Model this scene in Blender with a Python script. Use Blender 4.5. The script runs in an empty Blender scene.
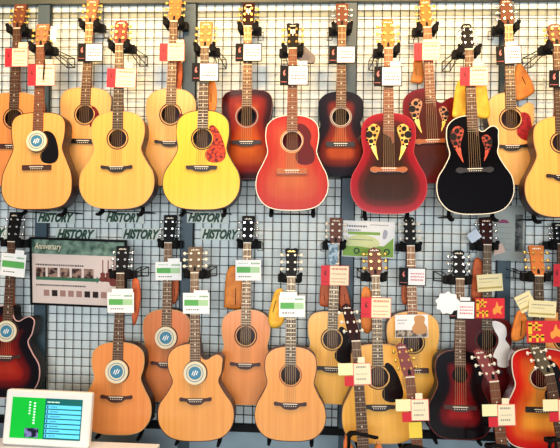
import bpy, math, random
from mathutils import Vector, Matrix
from mathutils.geometry import delaunay_2d_cdt
random.seed(7)
S = bpy.context.scene
COL = S.collection
R = math.radians

# ------------------------------------------------------------------ camera
F = 533.0
CAMP = Vector((0.0, -3.05, 1.5))
ROT = Matrix.Rotation(R(3.2), 3, 'Z') @ Matrix.Rotation(R(90), 3, 'X') @ Matrix.Rotation(R(0.86), 3, 'Z')
cd = bpy.data.cameras.new('camera'); cam = bpy.data.objects.new('camera', cd); COL.objects.link(cam)
cam.matrix_world = Matrix.Translation(CAMP) @ ROT.to_4x4()
cd.sensor_width = 36; cd.lens = 36 * F / 560; cd.clip_start = 0.05
S.camera = cam

# ------------------------------------------------------------------ light
S.view_settings.view_transform = 'Standard'; S.view_settings.look = 'None'
S.view_settings.exposure = 0.06; S.view_settings.gamma = 1.0; S.view_settings.use_curve_mapping = False
w = bpy.data.worlds.new('world'); S.world = w; w.use_nodes = True
w.node_tree.nodes['Background'].inputs[0].default_value = (0.70, 0.80, 1.0, 1)
w.node_tree.nodes['Background'].inputs[1].default_value = 0.16

def area(name, loc, target, sx, sy, power, col):
    l = bpy.data.lights.new(name, 'AREA'); l.shape = 'RECTANGLE'; l.size = sx; l.size_y = sy
    l.energy = power; l.color = col
    o = bpy.data.objects.new(name, l); COL.objects.link(o); o.location = loc
    d = Vector(target) - Vector(loc)
    o.rotation_euler = d.to_track_quat('-Z', 'Y').to_euler()
    return o
# warm display lamps on the ceiling close to the wall
for i, x in enumerate((-1.45, -0.5, 0.5, 1.45)):
    area('warm_display_light', (x, -0.95, 3.02), (x, 0.0, 2.30), 0.35, 0.16, 16, (1.0, 0.60, 0.23))
# neutral shop light over the aisle, and an added cool fill lamp behind the camera
for i, x in enumerate((-1.2, 1.2)):
    area('shop_ceiling_light', (x, -1.75, 3.1), (x * .7, 0, 0.9), 1.3, 0.3, 20, (1.0, 0.86, 0.70))
area('cool_front_fill', (0.0, -4.9, 1.55), (0, 0, 1.0), 3.4, 0.9, 176, (0.90, 0.95, 1.0))

# ------------------------------------------------------------------ pixel helpers: a point of the photo at distance d from the wall
def P(px, py, d):
    v = ROT @ Vector(((px - 280) / F, (224 - py) / F, -1.0))
    t = (-d - CAMP.y) / v.y
    return CAMP + v * t
def mpp(px, py, d):
    return (P(px + 5, py, d) - P(px - 5, py, d)).length / 10

# ------------------------------------------------------------------ materials
MATS = {}
def lin(c):
    return tuple((v / 255 / 12.92) if v / 255 <= 0.04045 else ((v / 255 + 0.055) / 1.055) ** 2.4 for v in c) + (1.0,)
def plain(name, c, rough=0.5, metal=0.0, coat=0.0, var=0.06, emit=0, scale=18):
    if name in MATS: return MATS[name]
    m = bpy.data.materials.new(name); m.use_nodes = True; nt = m.node_tree; b = nt.nodes['Principled BSDF']
    b.inputs['Roughness'].default_value = rough; b.inputs['Metallic'].default_value = metal
    b.inputs['Coat Weight'].default_value = coat; b.inputs['Coat Roughness'].default_value = 0.12
    tc = nt.nodes.new('ShaderNodeTexCoord'); n = nt.nodes.new('ShaderNodeTexNoise'); n.inputs['Scale'].default_value = scale
    nt.links.new(tc.outputs['Object'], n.inputs['Vector'])
    mx = nt.nodes.new('ShaderNodeMix'); mx.data_type = 'RGBA'
    a = lin(c); d = tuple(v * (1 - 2 * var) for v in a[:3]) + (1,)
    mx.inputs[6].default_value = d; mx.inputs[7].default_value = a
    nt.links.new(n.outputs['Fac'], mx.inputs[0]); nt.links.new(mx.outputs[2], b.inputs['Base Color'])
    if emit:
        nt.links.new(mx.outputs[2], b.inputs['Emission Color']); b.inputs['Emission Strength'].default_value = emit
    if max(c) < 60: b.inputs['Specular IOR Level'].default_value = 0.2
    MATS[name] = m; return m
def wood(name, c, c2=None, rough=0.28, coat=0.5, sx=75, contrast=0.085):
    """grained wood; grain runs along local Z"""
    if name in MATS: return MATS[name]
    m = bpy.data.materials.new(name); m.use_nodes = True; nt = m.node_tree; b = nt.nodes['Principled BSDF']
    b.inputs['Roughness'].default_value = rough; b.inputs['Coat Weight'].default_value = coat
    b.inputs['Coat Roughness'].default_value = 0.1
    tc = nt.nodes.new('ShaderNodeTexCoord'); mp = nt.nodes.new('ShaderNodeMapping')
    mp.inputs['Scale'].default_value = (sx, sx, 2.2)
    n = nt.nodes.new('ShaderNodeTexNoise'); n.inputs['Scale'].default_value = 1.0; n.inputs['Detail'].default_value = 3
    nt.links.new(tc.outputs['Object'], mp.inputs[0]); nt.links.new(mp.outputs[0], n.inputs['Vector'])
    cr = nt.nodes.new('ShaderNodeValToRGB'); a = lin(c)
    d = lin(c2) if c2 else tuple(v * (1 - contrast * (1 + i)) for i, v in enumerate(a[:3])) + (1,)
    cr.color_ramp.elements[0].position = 0.32; cr.color_ramp.elements[0].color = d
    cr.color_ramp.elements[1].position = 0.68; cr.color_ramp.elements[1].color = a
    nt.links.new(n.outputs['Fac'], cr.inputs[0]); nt.links.new(cr.outputs[0], b.inputs['Base Color'])
    MATS[name] = m; return m
def burst(name, stops, rough=0.2, coat=0.45):
    """sunburst lacquer: stops = [(distance from rim in mm, colour)]"""
    if name in MATS: return MATS[name]
    m = bpy.data.materials.new(name); m.use_nodes = True; nt = m.node_tree; b = nt.nodes['Principled BSDF']
    b.inputs['Roughness'].default_value = rough; b.inputs['Coat Weight'].default_value = coat
    b.inputs['Coat Roughness'].default_value = 0.08; b.inputs['Specular IOR Level'].default_value = 0.3
    at = nt.nodes.new('ShaderNodeAttribute'); at.attribute_name = 'rim'
    ml = nt.nodes.new('ShaderNodeMath'); ml.operation = 'MULTIPLY'; ml.inputs[1].default_value = 1 / 0.18
    nt.links.new(at.outputs['Fac'], ml.inputs[0])
    cr = nt.nodes.new('ShaderNodeValToRGB'); cr.color_ramp.interpolation = 'EASE'
    e = cr.color_ramp.elements
    while len(e) < len(stops): e.new(0.5)
    for i, (mm, c) in enumerate(stops):
        e[i].position = min(1, mm / 180); e[i].color = lin(c)
    nt.links.new(ml.outputs[0], cr.inputs[0])
    tc = nt.nodes.new('ShaderNodeTexCoord'); mp = nt.nodes.new('ShaderNodeMapping'); mp.inputs['Scale'].default_value = (60, 60, 2.5)
    n = nt.nodes.new('ShaderNodeTexNoise'); n.inputs['Scale'].default_value = 1
    nt.links.new(tc.outputs['Object'], mp.inputs[0]); nt.links.new(mp.outputs[0], n.inputs['Vector'])
    mr = nt.nodes.new('ShaderNodeMapRange'); mr.inputs['To Min'].default_value = 0.78; mr.inputs['To Max'].default_value = 1.1
    nt.links.new(n.outputs['Fac'], mr.inputs['Value'])
    mx = nt.nodes.new('ShaderNodeVectorMath'); mx.operation = 'SCALE'
    nt.links.new(cr.outputs[0], mx.inputs[0]); nt.links.new(mr.outputs[0], mx.inputs['Scale'])
    nt.links.new(mx.outputs[0], b.inputs['Base Color'])
    MATS[name] = m; return m
def blotch(name, c1, c2, scale, rough=0.3, lo=.42, hi=.58):
    if name in MATS: return MATS[name]
    m = bpy.data.materials.new(name); m.use_nodes = True; nt = m.node_tree; b = nt.nodes['Principled BSDF']
    b.inputs['Roughness'].default_value = rough
    tc = nt.nodes.new('ShaderNodeTexCoord'); n = nt.nodes.new('ShaderNodeTexNoise'); n.inputs['Scale'].default_value = scale
    nt.links.new(tc.outputs['Object'], n.inputs['Vector'])
    cr = nt.nodes.new('ShaderNodeValToRGB'); cr.color_ramp.elements[0].position = lo; cr.color_ramp.elements[1].position = hi
    cr.color_ramp.elements[0].color = lin(c1); cr.color_ramp.elements[1].color = lin(c2)
    nt.links.new(n.outputs['Fac'], cr.inputs[0]); nt.links.new(cr.outputs[0], b.inputs['Base Color'])
    MATS[name] = m; return m

BLACK = plain('black_plastic', (10, 9, 10), 0.6)
RUBBER = plain('black_rubber', (9, 8, 9), 0.8)
WIRE = plain('wire_coating', (26, 28, 28), 0.6)
WHITE = plain('white_paper', (246, 244, 238), 0.7, var=.02)
CREAM = plain('cream_paper', (250, 232, 190), 0.7, var=.03)
BEIGE = plain('beige_paper', (232, 220, 168), 0.7, var=.05)
RED = plain('red_paper', (214, 30, 44), 0.6, var=.03)
PINKEDGE = plain('pink_print', (236, 120, 110), 0.6)
REDINK = plain('red_ink', (214, 52, 50), 0.7)
DARKINK = plain('dark_ink', (58, 52, 50), 0.7)
GREYINK = plain('grey_ink', (150, 140, 128), 0.7)
GREEN = plain('green_print', (92, 176, 84), 0.6)
LGREEN = plain('light_green_print', (176, 214, 160), 0.6)
DGREEN = plain('dark_green_print', (24, 66, 44), 0.6)
YELLOW = plain('yellow_print', (250, 196, 40), 0.6)
TAN = plain('tan_binding', (206, 158, 98), 0.4)
IVORY = plain('ivory', (238, 228, 205), 0.35, var=.03)
CHROME = plain('chrome', (232, 230, 226), 0.22, 0.85, var=.02)
GOLD = plain('gold_plate', (232, 186, 92), 0.28, 0.7, var=.03)
FRET = plain('fret_wire', (196, 180, 150), 0.3, 0.75, var=.02)
STRING = plain('string_bronze', (176, 140, 96), 0.35, 0.7)
ROSE = wood('rosewood', (62, 30, 20), rough=.5, coat=0)
EBONY = wood('ebony', (30, 22, 20), rough=.45, coat=0)
SIDEW = wood('mahogany_side', (62, 26, 14), rough=.5, coat=.1)
SIDEK = plain('black_side', (18, 8, 8), 0.5)
NECKW = wood('mahogany_neck', (112, 58, 34), rough=.35, coat=.3)

# ------------------------------------------------------------------ mesh helpers
class MB:
    def __init__(s): s.v = []; s.f = []
    def quadbox(s, x0, x1, y0, y1, z0, z1):
        n = len(s.v)
        s.v += [(x0, y0, z0), (x1, y0, z0), (x1, y1, z0), (x0, y1, z0), (x0, y0, z1), (x1, y0, z1), (x1, y1, z1), (x0, y1, z1)]
        s.f += [tuple(n + i for i in q) for q in ((0, 3, 2, 1), (4, 5, 6, 7), (0, 1, 5, 4), (1, 2, 6, 5), (2, 3, 7, 6), (3, 0, 4, 7))]
        return s
    def bevbox(s, x0, x1, y0, y1, z0, z1, b):
        """box with rounded corners seen from the front (extruded along Y) and a chamfered front"""
        def rr(b2, inset):
            pts = []
            for cx, cz, a0 in ((x1 - b, z1 - b, 0), (x0 + b, z1 - b, 90), (x0 + b, z0 + b, 180), (x1 - b, z0 + b, 270)):
                for k in range(4):
                    a = R(a0 + k * 30); pts.append((cx + (b - inset) * math.cos(a), cz + (b - inset) * math.sin(a)))
            return pts
        c = min(b * .5, (y1 - y0) * .3)
        rings = [(y0, rr(b, c)), (y0 + c, rr(b, 0)), (y1 - c, rr(b, 0)), (y1, rr(b, c))]
        s.loft([[(x, y, z) for x, z in pts] for y, pts in rings]); return s
    def loft(s, rings, cap=True, closed=True):
        n0 = len(s.v); k = len(rings[0])
        for r in rings: s.v += [tuple(p) for p in r]
        for i in range(len(rings) - 1):
            for j in range(k if closed else k - 1):
                a = n0 + i * k + j; b = n0 + i * k + (j + 1) % k
                s.f.append((a, b, b + k, a + k))
        if cap:
            s.f.append(tuple(n0 + j for j in range(k))[::-1]); s.f.append(tuple(n0 + (len(rings) - 1) * k + j for j in range(k)))
        return s
    def prism(s, pts, y0, y1):
        """outline of (x,z) extruded along y"""
        return s.loft([[(x, y0, z) for x, z in pts], [(x, y1, z) for x, z in pts]])
    def disc(s, x, z, r, y0, y1, n=14):
        return s.prism([(x + r * math.cos(2 * math.pi * i / n), z + r * math.sin(2 * math.pi * i / n)) for i in range(n)], y0, y1)
    def ring(s, x, z, ri, ro, y0, y1, n=28):
        n0 = len(s.v)
        for i in range(n):
            c, q = math.cos(2 * math.pi * i / n), math.sin(2 * math.pi * i / n)
            s.v += [(x + ri * c, y0, z + ri * q), (x + ro * c, y0, z + ro * q), (x + ro * c, y1, z + ro * q), (x + ri * c, y1, z + ri * q)]
        for i in range(n):
            a = n0 + 4 * i; b = n0 + 4 * ((i + 1) % n)
            for j in range(4):
                s.f.append((a + j, b + j, b + (j + 1) % 4, a + (j + 1) % 4))
        return s
    def tube(s, pts, r, n=8):
        pts = [Vector(p) for p in pts]; rings = []
        for i, p in enumerate(pts):
            t = (pts[min(i + 1, len(pts) - 1)] - pts[max(i - 1, 0)]).normalized()
            u = t.cross(Vector((0, 0, 1)));
            if u.length < .1: u = t.cross(Vector((0, 1, 0)))
            u.normalize(); q = t.cross(u)
            rad = r[i] if isinstance(r, (list, tuple)) else r
            rings.append([p + (u * math.cos(2 * math.pi * k / n) + q * math.sin(2 * math.pi * k / n)) * rad for k in range(n)])
        return s.loft(rings)
    def ellipsoid(s, c, rx, ry, rz, n=10, m=6):
        rings = []
        for i in range(m + 1):
            a = math.pi * (i + .02) / (m + .04) - math.pi / 2
            rings.append([(c[0] + rx * math.cos(a) * math.cos(2 * math.pi * k / n), c[1] + ry * math.cos(a) * math.sin(2 * math.pi * k / n), c[2] + rz * math.sin(a)) for k in range(n)])
        return s.loft(rings)
    def mesh(s, name, mat, smooth=False):
        me = bpy.data.meshes.new(name); me.from_pydata([tuple(v) for v in s.v], [], s.f); me.materials.append(mat)
        if smooth:
            for p in me.polygons: p.use_smooth = len(p.vertices) <= 4
        me.update(); return me
def link(name, me, parent=None, label=None):
    o = bpy.data.objects.new(name, me); COL.objects.link(o); o.parent = parent
    if label: o['label'] = label
    return o
def part(name, mb, mat, parent, label=None, smooth=False):
    return link(name, mb.mesh(name, mat, smooth), parent, label)
GROUPS = {'price_card': 'price cards on the guitar necks', 'guitar_hanger': 'wall hangers holding the guitars', 'body_rest': 'rubber-tipped rests under the front guitars',
          'soundhole_disc': 'blue soundhole discs', 'leather_pouch': 'leather pouches behind the necks', 'name_strip': 'green lettered strips on the grid', 'guitar_stand': 'floor stands under the leaning guitars',
          'acoustic_guitar': 'guitars hanging on the display wall', 'electric_guitar': 'guitars leaning on floor stands', 'leaflet': 'leaflets on the grid'}
def thing(name, label, cat, mw, group=None):
    o = bpy.data.objects.new(name, None); COL.objects.link(o); o.empty_display_size = .05
    o.matrix_world = mw; tag(o, label, cat, group or GROUPS.get(name)); return o
def tag(o, label, cat, group=None):
    o['label'] = label; o['category'] = cat
    if group: o['group'] = group
def struct(name, mb, mat, smooth=False):
    o = part(name, mb, mat, None, None, smooth); o['kind'] = 'structure'; return o
def catmull(pts, n=5):
    out = []; k = len(pts)
    for i in range(k - 1):
        p0 = pts[max(i - 1, 0)]; p1 = pts[i]; p2 = pts[i + 1]; p3 = pts[min(i + 2, k - 1)]
        for j in range(n):
            t = j / n
            out.append(tuple(.5 * (2 * p1[c] + (p2[c] - p0[c]) * t + (2 * p0[c] - 5 * p1[c] + 4 * p2[c] - p3[c]) * t * t + (3 * p1[c] - p0[c] - 3 * p2[c] + p3[c]) * t ** 3) for c in (0, 1)))
    out.append(tuple(pts[-1])); return out
def closed_curve(pts, n=5):
    k = len(pts); ext = [pts[-1]] + list(pts) + [pts[0], pts[1]]
    r = []
    for i in range(1, k + 1):
        p0, p1, p2, p3 = ext[i - 1], ext[i], ext[i + 1], ext[i + 2]
        for j in range(n):
            t = j / n
            r.append(tuple(.5 * (2 * p1[c] + (p2[c] - p0[c]) * t + (2 * p0[c] - 5 * p1[c] + 4 * p2[c] - p3[c]) * t * t + (3 * p1[c] - p0[c] - 3 * p2[c] + p3[c]) * t ** 3) for c in (0, 1)))
    return r
def inside(p, poly):
    c = False; j = len(poly) - 1
    for i in range(len(poly)):
        a, b = poly[i], poly[j]
        if (a[1] > p[1]) != (b[1] > p[1]) and p[0] < (b[0] - a[0]) * (p[1] - a[1]) / (b[1] - a[1]) + a[0]: c = not c
        j = i
    return c
def segdist(p, a, b):
    dx, dz = b[0] - a[0], b[1] - a[1]; L = dx * dx + dz * dz
    t = 0 if L == 0 else max(0, min(1, ((p[0] - a[0]) * dx + (p[1] - a[1]) * dz) / L))
    return math.hypot(p[0] - a[0] - t * dx, p[1] - a[1] - t * dz)
def offset_curve(pts, d):
    k = len(pts); out = []
    for i in range(k):
        a, b = pts[i - 1], pts[(i + 1) % k]; tx, tz = b[0] - a[0], b[1] - a[1]; L = math.hypot(tx, tz) or 1
        out.append((pts[i][0] + tz / L * d, pts[i][1] - tx / L * d))   # + = outward for ccw loop
    return out
def text_mesh(name, body, width, height, mat, y=0, shear=0.0, bold=0.0):
    cu = bpy.data.curves.new(name, 'FONT'); cu.body = body; cu.shear = shear; cu.offset = bold; cu.extrude = 0.01
    cu.align_x = 'CENTER'; cu.align_y = 'CENTER'; cu.resolution_u = 3
    o = bpy.data.objects.new(name, cu); COL.objects.link(o)
    bpy.context.view_layer.update()
    me = bpy.data.meshes.new_from_object(o.evaluated_get(bpy.context.evaluated_depsgraph_get()))
    bpy.data.objects.remove(o); bpy.data.curves.remove(cu)
    xs = [v.co.x for v in me.vertices]; ys = [v.co.y for v in me.vertices]
    if xs:
        cx, cy = (max(xs) + min(xs)) / 2, (max(ys) + min(ys)) / 2
        sx, sy = width / (max(xs) - min(xs)), height / (max(ys) - min(ys))
        for v in me.vertices: v.co = Vector(((v.co.x - cx) * sx, y - (v.co.z) * .02, (v.co.y - cy) * sy))
    me.materials.clear(); me.materials.append(mat); me.name = name; return me

# ------------------------------------------------------------------ room
WALLM = plain('wall_paint', (220, 230, 227), 0.75, var=.03, scale=2.5)
POSTM = plain('steel_post_paint', (62, 82, 92), 0.5)
struct('wall_back', MB().quadbox(-2.7, 2.7, 0, 0.12, 0, 3.15), WALLM)
def tiles(name, c, grout, sc):
    m = bpy.data.materials.new(name); m.use_nodes = True; nt = m.node_tree; b = nt.nodes['Principled BSDF']
    tc = nt.nodes.new('ShaderNodeTexCoord'); br = nt.nodes.new('ShaderNodeTexBrick'); br.offset = 0
    br.inputs['Color1'].default_value = lin(c); br.inputs['Color2'].default_value = lin(tuple(v - 6 for v in c)); br.inputs['Mortar'].default_value = lin(grout)
    br.inputs['Scale'].default_value = sc; br.inputs['Brick Width'].default_value = 1; br.inputs['Row Height'].default_value = 1; br.inputs['Mortar Size'].default_value = .01
    nt.links.new(tc.outputs['Object'], br.inputs['Vector']); nt.links.new(br.outputs['Color'], b.inputs['Base Color']); b.inputs['Roughness'].default_value = .5
    return m
struct('floor', MB().quadbox(-2.7, 2.7, -5.2, 0.0, -0.1, 0), tiles('floor_tile', (104, 98, 92), (70, 66, 62), 2.2))
struct('ceiling', MB().quadbox(-2.7, 2.7, -5.2, 0.0, 3.15, 3.25), tiles('ceiling_panel', (120, 118, 114), (90, 88, 84), 1.6))
# uprights of the display wall
PX = [42.5 - 146, 42.5, 188.5, 349.5, 506.5, 506.5 + 157]
PWX = [P(x, 100, 0.03).x for x in PX]
for i, x in enumerate(PWX):
    struct('trim_%d' % (i + 1), MB().quadbox(x - .034, x + .034, -0.028, 0, 0, 3.15), POSTM)
zr = P(280, 14.5, 0.0).z
struct('trim_7', MB().quadbox(-2.7, 2.7, -0.006, 0, zr - .016, zr + .016), plain('rail_paint', (150, 156, 140), .5))
zb = P(280, 2.5, 0.03).z
struct('trim_8', MB().quadbox(-2.7, 2.7, -0.04, 0, zb, zb + .16), plain('beam_paint', (66, 74, 66), .5))
zg = P(280, 432.5, 0.03).z
struct('trim_9', MB().quadbox(-2.7, 2.7, -0.034, 0, zg - .004, zg + .034), BLACK)
struct('trim_10', MB().quadbox(-2.7, 2.7, -0.026, 0, 0, zg - .004), plain('lower_panel', (140, 160, 168), .6))

# wire grid panels between the uprights
gx0 = P(263.9, 230, .02).x; gz0 = P(280, 222.4, .02).z
PIT = 0.0502
gl = ['black wire grid panel left of the leftmost steel post', 'black wire grid panel behind the framed poster, between two posts',
      'black wire grid panel behind the pinkish red guitar', 'black wire grid panel behind the red and black multi-hole guitars',
      'black wire grid panel right of the rightmost steel post']
for i in range(5):
    a, b = PWX[i] + .036, PWX[i + 1] - .036
    z0, z1 = zg + .036, zb - .004
    g = MB(); rr = .0022
    k = math.ceil((a - gx0) / PIT)
    while gx0 + k * PIT < b:
        x = gx0 + k * PIT; g.tube([(x, -.020, z0), (x, -.020, z1)], rr, 6); k += 1
    k = math.ceil((z0 - gz0) / PIT)
    while gz0 + k * PIT < z1:
        z = gz0 + k * PIT; g.tube([(a, -.0165, z), (b, -.0165, z)], rr, 6); k += 1
    for x in (a + .002, b - .002): g.tube([(x, -.0165, z0), (x, -.0165, z1)], .003, 6)
    o = part('wire_grid', g, WIRE, None); tag(o, gl[i], 'grid', 'wire grid panels on the wall')

# ------------------------------------------------------------------ guitars
def body_outline(W, U, WS, h, kind):
    a, u, w = W / 2, U / 2, WS / 2
    low = [(0, 0), (.40 * a, .008 * h), (.72 * a, .05 * h), (.93 * a, .145 * h), (a, .255 * h), (.955 * a, .375 * h), (w + .38 * (a - w), .49 * h), (w, .605 * h)]
    if kind == 'dread':
        low = [(0, 0), (.45 * a, .006 * h), (.78 * a, .045 * h), (.96 * a, .14 * h), (a, .25 * h), (.965 * a, .37 * h), (w + .45 * (a - w), .49 * h), (w, .62 * h)]
        up = [(w + .65 * (u - w), .73 * h), (u, .82 * h), (.97 * u, .905 * h), (.80 * u, .965 * h), (.45 * u, .993 * h), (0, h)]
    else:
        up = [(w + .72 * (u - w), .71 * h), (u, .80 * h), (.94 * u, .895 * h), (.70 * u, .962 * h), (.36 * u, .993 * h), (0, h)]
    cutp = [(w + .55 * (u - w), .69 * h), (.96 * u, .775 * h), (.97 * u, .845 * h), (.80 * u, .885 * h), (.60 * u, .868 * h), (.42 * u, .835 * h), (.27 * u, .845 * h), (.17 * u, .90 * h), (.14 * u, .985 * h), (0, h)]
    if kind == 'electric':
        low = [(0, 0), (.5 * a, .01 * h), (.85 * a, .07 * h), (a, .2 * h), (.93 * a, .36 * h), (w, .55 * h)]
        R_ = low + [(.9 * u, .70 * h), (u, .82 * h), (.78 * u, .90 * h), (.52 * u, .80 * h), (.2 * u, .74 * h), (0, .735 * h)]
        L_ = low + [(.9 * u, .72 * h), (u, .88 * h), (.85 * u, h), (.6 * u, .90 * h), (.2 * u, .755 * h), (0, .735 * h)]
    else:
        L_ = low + up; R_ = low + (cutp if kind == 'cut' else up)
    r = catmull(R_, 5); l = catmull(L_, 5)
    return r + [(-x, z) for x, z in reversed(l[1:-1])]     # counter-clockwise seen from the front (x right, z up)

def top_mesh(name, ol, mat, hole=None):
    """flat soundboard with a real soundhole and a 'rim' attribute = distance from the edge (m)"""
    ins = offset_curve(ol, -.0008)
    V = [Vector(p) for p in ins]; n = len(V); E = [(i, (i + 1) % n) for i in range(n)]
    if hole:
        x0, z0, r = hole; m = 28
        for i in range(m): V.append(Vector((x0 + r * math.cos(2 * math.pi * i / m), z0 + r * math.sin(2 * math.pi * i / m))))
        E += [(n + i, n + (i + 1) % m) for i in range(m)]
    xs = [p[0] for p in ol]; zs = [p[1] for p in ol]; st = .018
    z = min(zs) + st / 2
    while z < max(zs):
        x = min(xs) + st / 2
        while x < max(xs):
            if inside((x, z), ins) and (not hole or math.hypot(x - hole[0], z - hole[1]) > hole[2] + .006):
                if min((p[0] - x) ** 2 + (p[1] - z) ** 2 for p in ins) > 2.5e-5: V.append(Vector((x, z)))
            x += st
        z += st
    vo, eo, fo, _, _, _ = delaunay_2d_cdt(V, E, [], 0, 1e-6)
    fs = []
    for f in fo:
        c = (sum(vo[i][0] for i in f) / len(f), sum(vo[i][1] for i in f) / len(f))
        if inside(c, ins) and not (hole and math.hypot(c[0] - hole[0], c[1] - hole[1]) < hole[2] * .97): fs.append(tuple(f))
    me = bpy.data.meshes.new(name); me.from_pydata([(v[0], -.0004, v[1]) for v in vo], [], fs); me.materials.append(mat)
    at = me.attributes.new('rim', 'FLOAT', 'POINT')
    for i, v in enumerate(vo):
        at.data[i].value = min(segdist(v, ol[j], ol[(j + 1) % n]) for j in range(n))
    me.update(); return me

def head_outline(style, wn, wt, L):
    """half outline from nut to tip, x half width; returns closed loop (relative z)"""
    n, t = wn / 2, wt / 2
    if style == 'square': hp = [(n, 0), (n * 1.05, .06 * L), (t * .86, .16 * L), (t * .9, .3 * L), (t, .97 * L), (t * .96, L), (0, L)]
    elif style == 'book': hp = [(n, 0), (n * 1.05, .05 * L), (t * .85, .17 * L), (t * .8, .5 * L), (t * .96, .9 * L), (t, .97 * L), (t * .6, L), (t * .25, .985 * L), (0, .95 * L)]
    elif style == 'taper': hp = [(n, 0), (n * 1.1, .08 * L), (t, .2 * L), (t * .88, .6 * L), (t * .8, .92 * L), (t * .45, .95 * L), (0, L)]
    elif style == 'round': hp = catmull([(n, 0), (t * .8, .12 * L), (t, .3 * L), (t * .92, .55 * L), (t, .8 * L), (t * .85, .94 * L), (t * .4, L), (0, L * 1.01)], 3)
    else:  # 'scroll'
        hp = catmull([(n, 0), (t * .7, .1 * L), (t, .22 * L), (t * .78, .34 * L), (t * .98, .46 * L), (t * .74, .58 * L), (t * .9, .68 * L), (t * .55, .78 * L), (t * .85, .88 * L), (t * .6, .98 * L), (0, L)], 3)
    return hp + [(-x, z) for x, z in reversed(hp[:-1])]

PEG = {}
HEADTOP = dict(A1=2, A2=-3, A3=-6, A4=0.5, A5=1.5, A6=-3, A7=-4, B1=22, B2=18, B3=19, B4=20.5, B5=16, B6=21, B7=22, C1=211, C2=214, C3=215, C4=217, C5=216, C6=217, C7=222,
               D1=245, D2=246, D3=247, D4=246, D5=249, D6=244, E1=303, E2=343, E3=348, E4=343)
def peg_mesh(kind, mat):
    if (kind, mat.name) in PEG: return PEG[(kind, mat.name)]
    s = 1 if kind == 'r' else -1
    m = MB()
    m.disc(0, 0, .0062, -.007, .0, 10); m.disc(0, 0, .0032, -.012, -.007, 8)
    m.tube([(0, .007, 0), (s * .030, .007, 0)], .0025, 6)
    m.ellipsoid((s * .0335, .006, 0), .0085, .0045, .0095)
    PEG[(kind, mat.name)] = m.mesh('tuning_peg', mat, True); return PEG[(kind, mat.name)]

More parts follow.
